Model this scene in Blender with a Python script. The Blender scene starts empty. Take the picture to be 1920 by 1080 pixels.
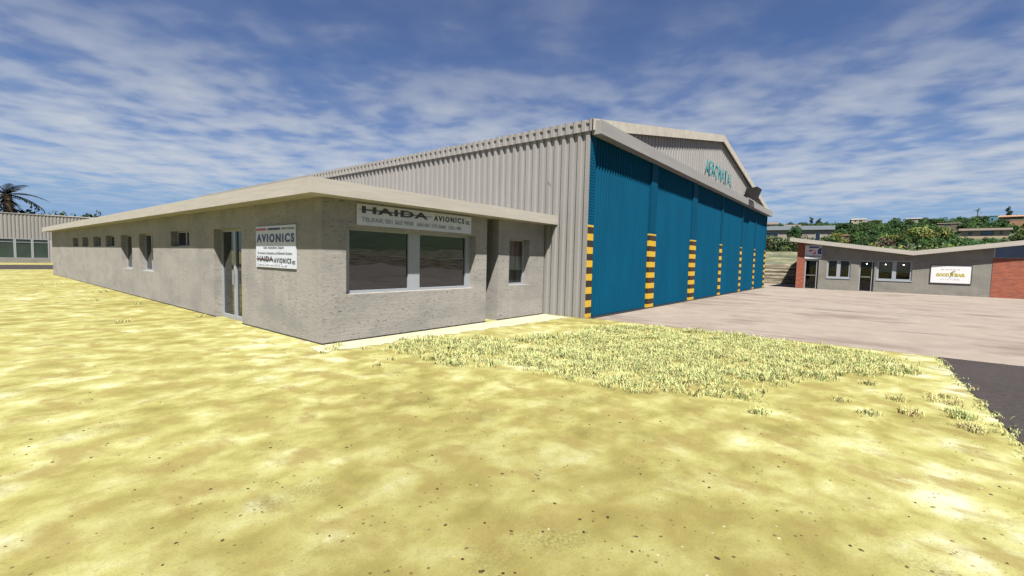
import bpy, math, random
from mathutils import Vector, Matrix, noise
R = math.radians
random.seed(11)
sc = bpy.context.scene
col = sc.collection

# ------------------------------------------------------------------ helpers
class MB:
    """collects faces in world coordinates; build() links them as ONE mesh object"""
    def __init__(s): s.v = []; s.f = []; s.m = []
    def face(s, pts, m=0):
        i = len(s.v); s.v += [tuple(p) for p in pts]; s.f.append(tuple(range(i, i + len(pts)))); s.m.append(m)
    def grid(s, rows, m=0, wrap=False):
        n = len(rows[0]); i = len(s.v)
        for r in rows: s.v += [tuple(p) for p in r]
        for a in range(len(rows) - 1):
            for b in range(n if wrap else n - 1):
                c = (b + 1) % n
                s.f.append((i + a*n + b, i + a*n + c, i + (a+1)*n + c, i + (a+1)*n + b)); s.m.append(m)
    def box(s, a, b, m=0):
        x0, y0, z0 = [min(p, q) for p, q in zip(a, b)]; x1, y1, z1 = [max(p, q) for p, q in zip(a, b)]
        i = len(s.v)
        s.v += [(x0,y0,z0),(x1,y0,z0),(x1,y1,z0),(x0,y1,z0),(x0,y0,z1),(x1,y0,z1),(x1,y1,z1),(x0,y1,z1)]
        for q in ((0,3,2,1),(4,5,6,7),(0,1,5,4),(1,2,6,5),(2,3,7,6),(3,0,4,7)):
            s.f.append(tuple(i + k for k in q)); s.m.append(m)
    def prism(s, poly, dirv, m=0):
        """closed polygon (list of points) pushed along dirv"""
        d = Vector(dirv); n = len(poly); i = len(s.v)
        s.v += [tuple(p) for p in poly] + [tuple(Vector(p) + d) for p in poly]
        s.f.append(tuple(range(i, i+n))[::-1]); s.m.append(m)
        s.f.append(tuple(range(i+n, i+2*n))); s.m.append(m)
        for k in range(n):
            q = (k+1) % n
            s.f.append((i+k, i+q, i+n+q, i+n+k)); s.m.append(m)
    def tube(s, pts, rad, n=8, m=0, cap=True):
        rows = []
        for k, p in enumerate(pts):
            p = Vector(p)
            t = (Vector(pts[min(k+1, len(pts)-1)]) - Vector(pts[max(k-1, 0)])).normalized()
            a = t.orthogonal().normalized(); b = t.cross(a)
            rows.append([p + (a*math.cos(2*math.pi*j/n) + b*math.sin(2*math.pi*j/n))*rad[k] for j in range(n)])
        s.grid(rows, m, wrap=True)
        if cap: s.face(rows[0][::-1], m); s.face(rows[-1], m)
    def build(s, name, mats, parent=None, smooth=False, org=None):
        o0 = Vector(org) if org else (Vector(parent['_w']) if parent is not None and '_w' in parent else Vector((0,0,0)))
        me = bpy.data.meshes.new(name)
        me.from_pydata([tuple(Vector(v) - o0) for v in s.v], [], s.f)
        for m in (mats if isinstance(mats, (list, tuple)) else [mats]): me.materials.append(m)
        me.polygons.foreach_set('material_index', s.m)
        if smooth: me.polygons.foreach_set('use_smooth', [True]*len(s.f))
        me.update()
        o = bpy.data.objects.new(name, me); col.objects.link(o)
        if parent is not None:
            o.parent = parent; o['_w'] = parent['_w'] if '_w' in parent else (0.,0.,0.)
        else:
            o.location = o0; o['_w'] = tuple(o0)
        return o

def tag(o, label=None, cat=None, group=None, kind=None):
    if label: o['label'] = label
    if cat: o['category'] = cat
    if group: o['group'] = group
    if kind: o['kind'] = kind
    return o
def thing(name, label, cat, loc, group=None):
    o = bpy.data.objects.new(name, None); col.objects.link(o); o.location = loc; o['_w'] = tuple(float(c) for c in loc)
    o.empty_display_size = .2
    return tag(o, label, cat, group)

# ------------------------------------------------------------------ materials
def mat(name):
    m = bpy.data.materials.new(name); m.use_nodes = True
    nt = m.node_tree; b = nt.nodes['Principled BSDF']
    return m, nt, b
def N(nt, t, **kw):
    n = nt.nodes.new(t)
    for k, v in kw.items():
        if k in n.inputs: n.inputs[k].default_value = v
        else: setattr(n, k, v)
    return n
def L(nt, a, b): nt.links.new(a, b)
def coords(nt, scale=(1,1,1), rot=(0,0,0), src='Object'):
    tc = N(nt, 'ShaderNodeTexCoord'); mp = N(nt, 'ShaderNodeMapping')
    mp.inputs['Scale'].default_value = scale; mp.inputs['Rotation'].default_value = rot
    L(nt, tc.outputs[src], mp.inputs['Vector']); return mp.outputs['Vector']
def noi(nt, vec, scale, detail=4, rough=.55, dist=0):
    n = N(nt, 'ShaderNodeTexNoise'); n.inputs['Scale'].default_value = scale; n.inputs['Detail'].default_value = detail
    n.inputs['Roughness'].default_value = rough; n.inputs['Distortion'].default_value = dist
    L(nt, vec, n.inputs['Vector']); return n.outputs['Fac']
def ramp(nt, fac, stops, interp='LINEAR'):
    r = N(nt, 'ShaderNodeValToRGB'); cr = r.color_ramp; cr.interpolation = interp
    while len(cr.elements) < len(stops): cr.elements.new(.5)
    for e, (p, c) in zip(cr.elements, stops):
        e.position = p; e.color = (*c, 1) if isinstance(c, tuple) else (c, c, c, 1)
    L(nt, fac, r.inputs['Fac']); return r.outputs['Color']
def mix(nt, fac, a, b, mode='MIX'):
    n = N(nt, 'ShaderNodeMix'); n.data_type = 'RGBA'; n.blend_type = mode
    for sck, val in ((n.inputs[0], fac), (n.inputs[6], a), (n.inputs[7], b)):
        if isinstance(val, tuple): sck.default_value = (*val, 1)
        elif isinstance(val, (int, float)): sck.default_value = val
        else: L(nt, val, sck)
    return n.outputs[2]
def mth(nt, op, a, b=None, c=None):
    n = N(nt, 'ShaderNodeMath'); n.operation = op
    for k, val in enumerate((a, b, c)):
        if val is None: continue
        if isinstance(val, (int, float)): n.inputs[k].default_value = val
        else: L(nt, val, n.inputs[k])
    return n.outputs[0]
def bump(nt, b, h, strength=.3, dist=.02):
    n = N(nt, 'ShaderNodeBump'); n.inputs['Strength'].default_value = strength; n.inputs['Distance'].default_value = dist
    L(nt, h, n.inputs['Height']); L(nt, n.outputs['Normal'], b.inputs['Normal'])

def m_stucco(name, c, pit=1.0):
    m, nt, b = mat(name)
    v = coords(nt)
    vs = coords(nt, (1, 1, 3.6))
    big = noi(nt, v, .55, 5)
    fine = noi(nt, v, 18, 5, .7)
    pits = noi(nt, vs, 9.5, 5, .66, .8)
    sel = ramp(nt, noi(nt, v, 1.1, 4, .6), [(.40, 0.), (.58, 1.)])
    pm = ramp(nt, pits, [(.36, 1.), (.41, 0.)])
    pm = mix(nt, sel, mix(nt, .18, (0,0,0), pm), pm)
    c0 = mix(nt, big, tuple(x*.80 for x in c), tuple(x*1.16 for x in c))
    c1 = mix(nt, mth(nt, 'MULTIPLY', fine, .5), c0, tuple(x*.62 for x in c))
    streak = ramp(nt, noi(nt, coords(nt, (2.2, 2.2, .16)), 2.2, 4), [(.5, 0.), (.75, .35)])
    c2 = mix(nt, streak, c1, tuple(x*.6 for x in c))
    grey = ramp(nt, noi(nt, coords(nt, (.7, .7, 1.5)), 1.0, 6, .66), [(.44, 0.), (.64, .75)])
    c2 = mix(nt, grey, c2, tuple(x*k for x, k in zip(c, (.60,.63,.66))))
    c3 = mix(nt, mth(nt, 'MULTIPLY', pm, .8*pit), c2, tuple(x*.2 for x in c))
    L(nt, c3, b.inputs['Base Color']); b.inputs['Roughness'].default_value = .9
    h = mth(nt, 'SUBTRACT', mth(nt, 'MULTIPLY', fine, .35), mth(nt, 'MULTIPLY', pm, 1.0*pit))
    h = mth(nt, 'ADD', h, mth(nt, 'MULTIPLY', noi(nt, vs, 5, 4), .5))
    bump(nt, b, h, .55, .02)
    return m
def m_plain(name, c, rough=.6, var=.12, scale=3, bs=0, bscale=30, metal=0, streak=None):
    m, nt, b = mat(name)
    v = coords(nt, streak or (1,1,1))
    c0 = mix(nt, noi(nt, v, scale, 5, .6), tuple(x*(1-var*2) for x in c), tuple(min(1, x*(1+var*1.6)) for x in c))
    L(nt, c0, b.inputs['Base Color']); b.inputs['Roughness'].default_value = rough; b.inputs['Metallic'].default_value = metal
    if bs: bump(nt, b, noi(nt, coords(nt, streak or (1,1,1)), bscale, 4, .6), bs, .01)
    return m
def m_corr(name, c):
    """painted ribbed cladding: grainy texture coat, rain streaks, a few dents and chips"""
    m, nt, b = mat(name)
    v = coords(nt)
    grain = noi(nt, v, 28, 4, .7)
    st = ramp(nt, noi(nt, coords(nt, (3.5, 3.5, .12)), 2.0, 5, .6), [(.42, 0.), (.72, 1.)])
    c0 = mix(nt, noi(nt, v, .5, 4), tuple(x*.86 for x in c), tuple(x*1.12 for x in c))
    c1 = mix(nt, mth(nt, 'MULTIPLY', st, .33), c0, tuple(x*y for x, y in zip(c, (.55,.5,.45))))
    c2 = mix(nt, mth(nt, 'MULTIPLY', grain, .32), c1, tuple(x*.5 for x in c))
    chip = ramp(nt, noi(nt, coords(nt, (1,1,.6)), 3.1, 3, .6), [(.27, 1.), (.285, 0.)])
    c3 = mix(nt, mth(nt, 'MULTIPLY', chip, .8), c2, (.10,.07,.05))
    L(nt, c3, b.inputs['Base Color']); b.inputs['Roughness'].default_value = .75
    bump(nt, b, grain, .35, .012)
    return m
def m_glass(name, c=(.012,.016,.015), rough=.03, spec=.5):
    """dark tinted pane, reflects what stands opposite"""
    m, nt, b = mat(name)
    n = noi(nt, coords(nt), .8, 2)
    L(nt, mix(nt, n, tuple(x*.6 for x in c), tuple(x*1.5 for x in c)), b.inputs['Base Color'])
    b.inputs['Roughness'].default_value = rough; b.inputs['Specular IOR Level'].default_value = spec
    bump(nt, b, noi(nt, coords(nt), .7, 2), .16, .05)
    return m
def m_clear(name, tint=(.9,.92,.92)):
    m, nt, b = mat(name)
    tr = N(nt, 'ShaderNodeBsdfTransparent'); tr.inputs['Color'].default_value = (*tint, 1)
    gl = N(nt, 'ShaderNodeBsdfGlossy'); gl.inputs['Roughness'].default_value = .03
    fr = N(nt, 'ShaderNodeFresnel'); fr.inputs['IOR'].default_value = 1.5
    w = N(nt, 'ShaderNodeTexNoise'); w.inputs['Scale'].default_value = .9
    L(nt, coords(nt), w.inputs['Vector'])
    bp = N(nt, 'ShaderNodeBump'); bp.inputs['Strength'].default_value = .04; L(nt, w.outputs['Fac'], bp.inputs['Height'])
    L(nt, bp.outputs['Normal'], gl.inputs['Normal'])
    mx = N(nt, 'ShaderNodeMixShader'); gm = N(nt, 'ShaderNodeNewGeometry'); L(nt, mth(nt, 'MULTIPLY', fr.outputs['Fac'], mth(nt, 'SUBTRACT', 1.0, gm.outputs['Backfacing'])), mx.inputs['Fac']); L(nt, tr.outputs[0], mx.inputs[1]); L(nt, gl.outputs[0], mx.inputs[2])
    L(nt, mx.outputs[0], nt.nodes['Material Output'].inputs['Surface'])
    return m
def m_brick(name):
    m, nt, b = mat(name)
    # bricks laid in the YZ plane of the facade
    tc = N(nt, 'ShaderNodeTexCoord'); sp = N(nt, 'ShaderNodeSeparateXYZ'); L(nt, tc.outputs['Object'], sp.inputs[0])
    cb = N(nt, 'ShaderNodeCombineXYZ'); L(nt, mth(nt, 'ADD', sp.outputs['X'], sp.outputs['Y']), cb.inputs[0]); L(nt, sp.outputs['Z'], cb.inputs[1])
    br = N(nt, 'ShaderNodeTexBrick'); L(nt, cb.outputs[0], br.inputs['Vector'])
    br.inputs['Scale'].default_value = 1; br.inputs['Brick Width'].default_value = .235; br.inputs['Row Height'].default_value = .085
    br.inputs['Mortar Size'].default_value = .009; br.inputs['Bias'].default_value = -.15
    br.inputs['Color1'].default_value = (.27,.062,.026,1); br.inputs['Color2'].default_value = (.165,.033,.018,1); br.inputs['Mortar'].default_value = (.13,.085,.06,1)
    n = noi(nt, coords(nt, (1, 1, 5)), 2.0, 4, .65)
    c = mix(nt, ramp(nt, n, [(.5, 0.), (.68, .7)]), br.outputs['Color'], (.11,.045,.035))
    L(nt, c, b.inputs['Base Color']); b.inputs['Roughness'].default_value = .9
    bump(nt, b, br.outputs['Fac'], -.5, .01)
    return m
def m_island(name, stops, rough=.8, trans=0, objvar=.25):
    """leaves / blades: every leaf its own tint, every plant a slightly different overall tone"""
    m, nt, b = mat(name)
    g = N(nt, 'ShaderNodeNewGeometry'); oi = N(nt, 'ShaderNodeObjectInfo')
    c = ramp(nt, g.outputs['Random Per Island'], stops)
    hsv = N(nt, 'ShaderNodeHueSaturation'); L(nt, c, hsv.inputs['Color'])
    L(nt, mth(nt, 'MULTIPLY_ADD', oi.outputs['Random'], objvar*2, 1-objvar), hsv.inputs['Value'])
    L(nt, mth(nt, 'MULTIPLY_ADD', oi.outputs['Random'], .05, .475), hsv.inputs['Hue'])
    L(nt, hsv.outputs['Color'], b.inputs['Base Color']); b.inputs['Roughness'].default_value = rough
    b.inputs['Specular IOR Level'].default_value = .06
    if trans:
        tl = N(nt, 'ShaderNodeBsdfTranslucent'); L(nt, hsv.outputs['Color'], tl.inputs['Color'])
        mx = N(nt, 'ShaderNodeMixShader'); mx.inputs['Fac'].default_value = trans
        L(nt, b.outputs[0], mx.inputs[1]); L(nt, tl.outputs[0], mx.inputs[2]); L(nt, mx.outputs[0], nt.nodes['Material Output'].inputs['Surface'])
    return m
def m_emit(name, c, s):
    m, nt, b = mat(name)
    b.inputs['Emission Color'].default_value = (*c, 1); b.inputs['Emission Strength'].default_value = s
    return m

# sand with bleached and brown patches
def m_sand():
    m, nt, b = mat('sand')
    v = coords(nt, src='Object')
    w = noi(nt, v, .35, 3, .5)
    a = noi(nt, coords(nt, (1, 1.25, 1), (0,0,.5)), 2.0, 7, .53, .2)
    a2 = noi(nt, coords(nt, (1.15, .8, 1), (0,0,1.1)), 2.6, 6, .52, .2)
    big = noi(nt, v, .13, 4, .55)
    f = mth(nt, 'ADD', mth(nt, 'MULTIPLY', a, .47), mth(nt, 'ADD', mth(nt, 'MULTIPLY', w, .28), mth(nt, 'MULTIPLY', big, .25)))
    c = ramp(nt, f, [(.37, SAND[0]), (.445, SAND[1]), (.50, SAND[2]), (.55, SAND[3]), (.625, SAND[4])])
    brown = ramp(nt, a2, [(.51, 0.), (.64, .85)])
    c = mix(nt, brown, c, SAND[5])
    # trodden, dirtier earth round one spot
    vd = N(nt, 'ShaderNodeVectorMath'); vd.operation = 'DISTANCE'; L(nt, v, vd.inputs[0]); vd.inputs[1].default_value = (1.5, 1.1, 0)
    wd = mth(nt, 'ADD', vd.outputs['Value'], mth(nt, 'MULTIPLY', mth(nt, 'SUBTRACT', noi(nt, v, .9, 5, .6), .5), 5.0))
    c = mix(nt, ramp(nt, mth(nt, 'MULTIPLY', wd, .2), [(.25, .55), (.75, 0.)]), c, mix(nt, .65, c, (.10,.082,.026)))
    # fine grit
    gr = noi(nt, v, 60, 3, .7)
    c = mix(nt, ramp(nt, gr, [(.35, .5), (.5, 0.)]), c, mix(nt, .55, c, (.08,.065,.026)))
    dirt = mth(nt, 'MULTIPLY', ramp(nt, noi(nt, v, 1.0, 4, .6), [(.56, 0.), (.70, 1.)]), ramp(nt, noi(nt, v, 45, 4, .75), [(.42, 1.), (.56, 0.)]))
    c = mix(nt, mth(nt, 'MULTIPLY', dirt, .6), c, (.055,.047,.020))
    gl = noi(nt, v, 9, 5, .7)
    c = mix(nt, mth(nt, 'MULTIPLY', ramp(nt, gl, [(.3, 1.), (.52, 0.)]), .32), c, (.115,.088,.032))
    vo = N(nt, 'ShaderNodeTexVoronoi'); vo.inputs['Scale'].default_value = 13; L(nt, v, vo.inputs['Vector'])
    spk = mth(nt, 'MULTIPLY', ramp(nt, vo.outputs['Distance'], [(.10, 1.), (.17, 0.)]), ramp(nt, noi(nt, v, 2.3, 3), [(.5, 0.), (.62, 1.)]))
    c = mix(nt, mth(nt, 'MULTIPLY', spk, .75), c, (.045,.034,.015))
    L(nt, c, b.inputs['Base Color']); b.inputs['Roughness'].default_value = 1.0; b.inputs['Specular IOR Level'].default_value = .05
    h = mth(nt, 'ADD', mth(nt, 'MULTIPLY', a, 1.0), mth(nt, 'MULTIPLY', noi(nt, v, 22, 5, .7), .12))
    bump(nt, b, h, .12, .08)
    return m
SAND = [(.122,.107,.034), (.172,.158,.053), (.220,.210,.079), (.260,.258,.117), (.338,.345,.24), (.166,.138,.050)]
M = {}
M['sand'] = m_sand()
M['stucco'] = m_stucco('rough_stucco', (0.2408,0.2262,0.2111))
M['stucco2'] = m_stucco('smooth_stucco', (0.1835,0.1733,0.1516), .35)
M['fascia'] = m_plain('cream_fascia', (0.2893,0.2705,0.24), .8, .13, 2.2, .25, 9, streak=(.55,.55,9))
M['corr'] = m_corr('ribbed_cladding', (0.1943,0.1879,0.1845))
M['verge'] = m_plain('weathered_verge', (0.3014,0.2818,0.2424), .85, .2, 3.5, .3, 9)
M['beam'] = m_plain('grey_beam', (0.1831,0.1794,0.1756), .7, .10, 2, .2, 8, streak=(.35,1,9))
M['blue'] = m_plain('blue_door_paint', (0.00048,0.0456,0.0918), .7, .14, 1.2, .1, 12, streak=(1,1,.3))
M['blue'].node_tree.nodes['Principled BSDF'].inputs['Specular IOR Level'].default_value = .06
M['alu'] = m_plain('window_frame', (0.2117,0.2294,0.252), .45, .06, 3)
M['glass'] = m_glass('dark_glass', (.005,.005,.006), .02, .5); M['glass'].node_tree.nodes['Principled BSDF'].inputs['IOR'].default_value = 1.95; M['glass'].node_tree.nodes['Principled BSDF'].inputs['Specular Tint'].default_value = (.80,.86,.92,1)
M['clear'] = m_clear('clear_glass')
M['tinted'] = m_clear('tinted_glass', (.6,.63,.65))
M['dark'] = m_plain('dark_interior', (.035,.036,.035), .9, .2)
M['brick'] = m_brick('red_brick')
M['white'] = m_plain('white_sign', (0.4499,0.4562,0.4756), .5, .05, 3)
M['whiteshade'] = m_plain('shaded_white_sign', (.39,.415,.47), .5, .05, 3)  # white board with the cool eaves shade mixed into its colour
M['ink'] = m_plain('black_ink', (.02,.02,.025), .5, .1)
M['inkgrey'] = m_plain('grey_ink', (.16,.17,.19), .5, .1)
M['inklight'] = m_plain('pale_grey_ink', (.36,.36,.40), .5, .1)
M['inkblue'] = m_plain('navy_ink', (.02,.028,.13), .5, .1)
M['inkred'] = m_plain('red_ink', (.42,.05,.06), .5, .1)
M['inkyellow'] = m_plain('yellow_ink', (0.3125,0.2621,0.01512), .5, .1)
M['inkolive'] = m_plain('olive_ink', (.16,.14,.03), .5, .1)
M['teal'] = m_plain('teal_paint', (.025,.19,.21), .6, .12, 4)
M['black'] = m_plain('black_metal', (.012,.012,.013), .5, .2)
M['steel'] = m_plain('steel', (.4,.4,.42), .4, .1, metal=.8)
M['roofgrey'] = m_plain('roof_sheet', (0.1701,0.1607,0.1465), .7, .15)
M['roofblue'] = m_plain('blue_grey_roof', (0.1361,0.1613,0.1865), .6, .1, 1.5)
M['roofbrown'] = m_plain('brown_roof', (0.0945,0.07324,0.0567), .8, .15, 1.2)
M['rooforange'] = m_plain('orange_roof', (0.2221,0.1276,0.07087), .8, .15, 1.2)
M['render'] = m_plain('house_render', (0.189,0.1701,0.1465), .9, .10, 1.5)
M['cream'] = m_plain('cream_wall', (0.2599,0.2363,0.1795), .9, .1, 1.5)
M['tealwall'] = m_plain('teal_wall', (.05,.17,.20), .7, .1, 1.5)
M['bark'] = m_plain('bark', (.10,.075,.055), .95, .25, 4, .4, 14)
M['floor'] = m_plain('floor', (.12,.115,.11), .8, .1)
M['conc'] = m_plain('pale_concrete', (.285,.275,.19), .95, .16, 2.2, .2, 20)

def m_stripes():
    m, nt, b = mat('hazard_paint')
    tc = N(nt, 'ShaderNodeTexCoord'); sp = N(nt, 'ShaderNodeSeparateXYZ'); L(nt, tc.outputs['Object'], sp.inputs[0])
    z = mth(nt, 'ADD', sp.outputs['Z'], mth(nt, 'MULTIPLY', mth(nt, 'SUBTRACT', noi(nt, coords(nt), 9, 3), .5), .025))
    k = mth(nt, 'GREATER_THAN', mth(nt, 'FRACT', mth(nt, 'DIVIDE', mth(nt, 'ADD', z, .06), .392)), .5)
    c = mix(nt, k, (.46,.285,.012), (.006,.005,.005))
    c = mix(nt, mth(nt, 'MULTIPLY', noi(nt, coords(nt), 14, 4), .18), c, (.10,.06,.02))
    L(nt, c, b.inputs['Base Color']); b.inputs['Roughness'].default_value = .6
    return m
M['hazard'] = m_stripes()

def m_apron():
    m, nt, b = mat('concrete_apron')
    v = coords(nt)
    c = mix(nt, noi(nt, v, .35, 5, .6), (.115,.093,.076), (.190,.160,.133))
    c = mix(nt, ramp(nt, noi(nt, v, 1.5, 5, .62), [(.42, 0.), (.7, .55)]), c, (.215,.187,.157))
    st = ramp(nt, noi(nt, coords(nt, (.8, .45, 1)), .55, 5, .6, .3), [(.54, 0.), (.68, .75)])
    c = mix(nt, st, c, (.062,.042,.034))
    rub = ramp(nt, noi(nt, coords(nt, (1.4, .22, 1), (0,0,.06)), .8, 4, .65), [(.57, 0.), (.64, .75)])
    c = mix(nt, rub, c, (.05,.04,.037))
    c = mix(nt, mth(nt, 'MULTIPLY', noi(nt, v, 30, 3, .7), .25), c, (.17,.14,.12))
    L(nt, c, b.inputs['Base Color']); b.inputs['Roughness'].default_value = .92
    bump(nt, b, noi(nt, v, 40, 4), .15, .01)
    return m
M['apron'] = m_apron()
def m_asphalt():
    m, nt, b = mat('asphalt')
    v = coords(nt)
    c = mix(nt, noi(nt, v, 55, 4, .85), (.006,.0055,.0055), (.042,.036,.035))
    c = mix(nt, ramp(nt, noi(nt, v, 13, 3, .7), [(.4, 0.), (.62, .8)]), c, (.036,.031,.031))
    c = mix(nt, noi(nt, v, .8, 4), c, mix(nt, .3, c, (.06,.052,.05)))
    L(nt, c, b.inputs['Base Color']); b.inputs['Roughness'].default_value = .9
    bump(nt, b, noi(nt, v, 60, 3, .8), .6, .01)
    b.inputs['Specular IOR Level'].default_value = .12
    return m
M['asphalt'] = m_asphalt()
def m_hill():
    m, nt, b = mat('hillside_scrub')
    v = coords(nt)
    c = ramp(nt, noi(nt, v, .06, 6, .65), [(.35, (.022,.040,.014)), (.55, (.045,.075,.022)), (.7, (.085,.10,.035))])
    c = mix(nt, mth(nt, 'MULTIPLY', noi(nt, v, .9, 5, .7), .6), c, (.02,.032,.012))
    L(nt, c, b.inputs['Base Color']); b.inputs['Roughness'].default_value = 1
    bump(nt, b, noi(nt, v, .7, 5, .7), .8, 1.0)
    return m
M['hill'] = m_hill()
def m_bank():
    m, nt, b = mat('scrubby_bank')
    v = coords(nt)
    c = ramp(nt, noi(nt, coords(nt, (1, .5, 1)), .9, 5, .65), [(.36, (.038,.044,.024)), (.5, (.082,.086,.046)), (.66, (.15,.138,.085))])
    L(nt, c, b.inputs['Base Color']); b.inputs['Roughness'].default_value = 1
    bump(nt, b, noi(nt, v, 4, 5, .7), .8, .15)
    return m
M['bank'] = m_bank()
def m_courses():
    m, nt, b = mat('weathered_layers')
    v = coords(nt, (1, .28, 2.6))
    c = ramp(nt, noi(nt, v, 1.5, 5, .65), [(.33, (.05,.042,.028)), (.47, (.155,.132,.095)), (.62, (.26,.23,.17))])
    L(nt, c, b.inputs['Base Color']); b.inputs['Roughness'].default_value = 1
    bump(nt, b, noi(nt, v, 3, 5, .7), .8, .1)
    return m
M['courses'] = m_courses()
M['leaf_dark'] = m_island('dark_leaves', [(0, (.012,.025,.010)), (.5, (.023,.045,.016)), (1, (.046,.070,.024))], .6, .15)
M['leaf_mid'] = m_island('mid_leaves', [(0, (.018,.036,.012)), (.5, (.038,.066,.020)), (1, (.070,.098,.032))], .6, .15)
M['leaf_light'] = m_island('pale_leaves', [(0, (.05,.07,.018)), (.5, (.11,.135,.035)), (1, (.20,.21,.075))], .6, .15)
M['leaf_grey'] = m_island('grey_green_leaves', [(0, (.035,.05,.022)), (.5, (.065,.085,.04)), (1, (.10,.12,.06))], .7, .1)
M['leaf_emerald'] = m_island('emerald_leaves', [(0, (.016,.045,.016)), (.5, (.032,.082,.03)), (1, (.06,.12,.045))], .6, .15)
M['leaf_brown'] = m_island('dry_brush', [(0, (.03,.022,.018)), (.5, (.075,.055,.042)), (1, (.12,.095,.07))], .8)
M['frond'] = m_island('palm_fronds', [(0, (.006,.006,.004)), (.5, (.012,.014,.006)), (.8, (.022,.024,.010)), (1, (.04,.018,.010))], .6, .08, .1)
M['grass'] = m_island('dry_grass', [(0, (.33,.40,.17)), (.35, (.44,.48,.23)), (.62, (.52,.49,.24)), (.86, (.50,.40,.19)), (.90, (.07,.058,.03)), (1, (.02,.018,.012))], .8, .35, .0)
M['pebble'] = m_island('pebbles', [(0, (.02,.016,.008)), (.5, (.06,.048,.022)), (.82, (.14,.115,.05)), (.95, (.22,.20,.10)), (1, (.30,.29,.19))], .9, 0, 0)

# ------------------------------------------------------------------ walls with openings
def wall(mb, axis, plane, depth, u0, u1, z0, z1, opens, m=0, top=None):
    """solid wall in a plane x=plane (axis 'x', u=y) or y=plane (axis 'y', u=x), thickness `depth` signed inward"""
    us = sorted({u0, u1, *[o[0] for o in opens], *[o[1] for o in opens]})
    zs = sorted({z0, z1, *[o[2] for o in opens], *[o[3] for o in opens]})
    T = top or (lambda u: z1)
    def P(u, z, d):
        if z == z1: z = T(u)
        return (plane + d, u, z) if axis == 'x' else (u, plane + d, z)
    def solid(i, j):
        if i < 0 or j < 0 or i >= len(us)-1 or j >= len(zs)-1: return False
        cu, cz = (us[i]+us[i+1])/2, (zs[j]+zs[j+1])/2
        return not any(o[0] < cu < o[1] and o[2] < cz < o[3] for o in opens)
    for i in range(len(us)-1):
        for j in range(len(zs)-1):
            if not solid(i, j): continue
            a, b_, c, d = us[i], us[i+1], zs[j], zs[j+1]
            mb.face([P(a,c,0), P(b_,c,0), P(b_,d,0), P(a,d,0)], m)
            mb.face([P(a,c,depth), P(a,d,depth), P(b_,d,depth), P(b_,c,depth)], m)
            if not solid(i-1, j): mb.face([P(a,c,0), P(a,d,0), P(a,d,depth), P(a,c,depth)], m)
            if not solid(i+1, j): mb.face([P(b_,c,0), P(b_,c,depth), P(b_,d,depth), P(b_,d,0)], m)
            if not solid(i, j-1): mb.face([P(a,c,0), P(a,c,depth), P(b_,c,depth), P(b_,c,0)], m)
            if not solid(i, j+1): mb.face([P(a,d,0), P(b_,d,0), P(b_,d,depth), P(a,d,depth)], m)
def framed(axis, plane, u0, u1, z0, z1, cells, fw, thick, parent, name='window', glass=None, sillw=None, mats=None, label=None):
    """frame with `cells` panes (list of (ua,ub,za,zb)); frame is the part, each pane a sub-part. plane = front of frame, goes +thick"""
    mb = MB()
    us = sorted({u0, u1, *[c[0] for c in cells], *[c[1] for c in cells]}); zs = sorted({z0, z1, *[c[2] for c in cells], *[c[3] for c in cells]})
    wall(mb, axis, plane, thick, u0, u1, z0, z1, cells)
    fo = mb.build(name, mats or M['alu'], parent)
    if label: fo['label'] = label
    for a, b_, c, d in cells:
        g = MB(); t = thick
        if axis == 'x': g.box((plane + t*.55, a, c), (plane + t*.75, b_, d))
        else: g.box((a, plane + t*.55, c), (b_, plane + t*.75, d))
        g.build('pane', glass or M['glass'], fo)
    return fo

# ------------------------------------------------------------------ lettering
def text_mesh(body, bold=0.0, spacing=1.0):
    cu = bpy.data.curves.new('lettering', 'FONT'); cu.body = body; cu.size = 1; cu.offset = bold; cu.space_character = spacing
    cu.resolution_u = 3; cu.extrude = .01
    o = bpy.data.objects.new('lettering', cu); col.objects.link(o)
    dg = bpy.context.evaluated_depsgraph_get(); dg.update()
    me = bpy.data.meshes.new_from_object(o.evaluated_get(dg))
    bpy.data.objects.remove(o); bpy.data.curves.remove(cu)
    return me
def lettering(body, origin, right, up, w, h, mt, parent, bold=.0, spacing=1.0, depth=.006, slant=0):
    """letters filling exactly w x h from origin (lower left)"""
    me = text_mesh(body, bold, spacing)
    xs = [v.co.x for v in me.vertices]; ys = [v.co.y for v in me.vertices]; zs = [v.co.z for v in me.vertices]
    x0, x1, y0, y1, z0, z1 = min(xs), max(xs), min(ys), max(ys), min(zs), max(zs)
    r, u = Vector(right).normalized(), Vector(up).normalized(); n = r.cross(u)
    W = Vector(parent['_w'])
    for v in me.vertices:
        a, b_, c = (v.co.x-x0)/(x1-x0), (v.co.y-y0)/(y1-y0), (v.co.z-z0)/(z1-z0)
        v.co = Vector(origin) + r*(a*w + slant*b_*h) + u*(b_*h) + n*(c*depth) - W
    me.materials.clear(); me.materials.append(mt)
    o = bpy.data.objects.new('lettering', me); col.objects.link(o); o.parent = parent; o['_w'] = parent['_w']
    return o

# ================================================================== CAMERA
Rm = [[0.626022690615973, -0.03583184882077832, 0.7789811739984623], [-0.7794762778152379, -0.057748741320489336, 0.6237642304582729], [0.02263455670517834, -0.9976879078579555, -0.06408209856719715]]
cam = bpy.data.cameras.new('camera'); co = bpy.data.objects.new('camera', cam); col.objects.link(co)
mw = Matrix.Identity(4)
for i in range(3):
    mw[i][0] = Rm[i][0]; mw[i][1] = -Rm[i][1]; mw[i][2] = -Rm[i][2]
mw[2][3] = 1.7
co.matrix_world = mw
cam.sensor_width = 36; cam.lens = 849.63/1920*36; cam.clip_end = 8000; cam.clip_start = .05
sc.camera = co

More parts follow.
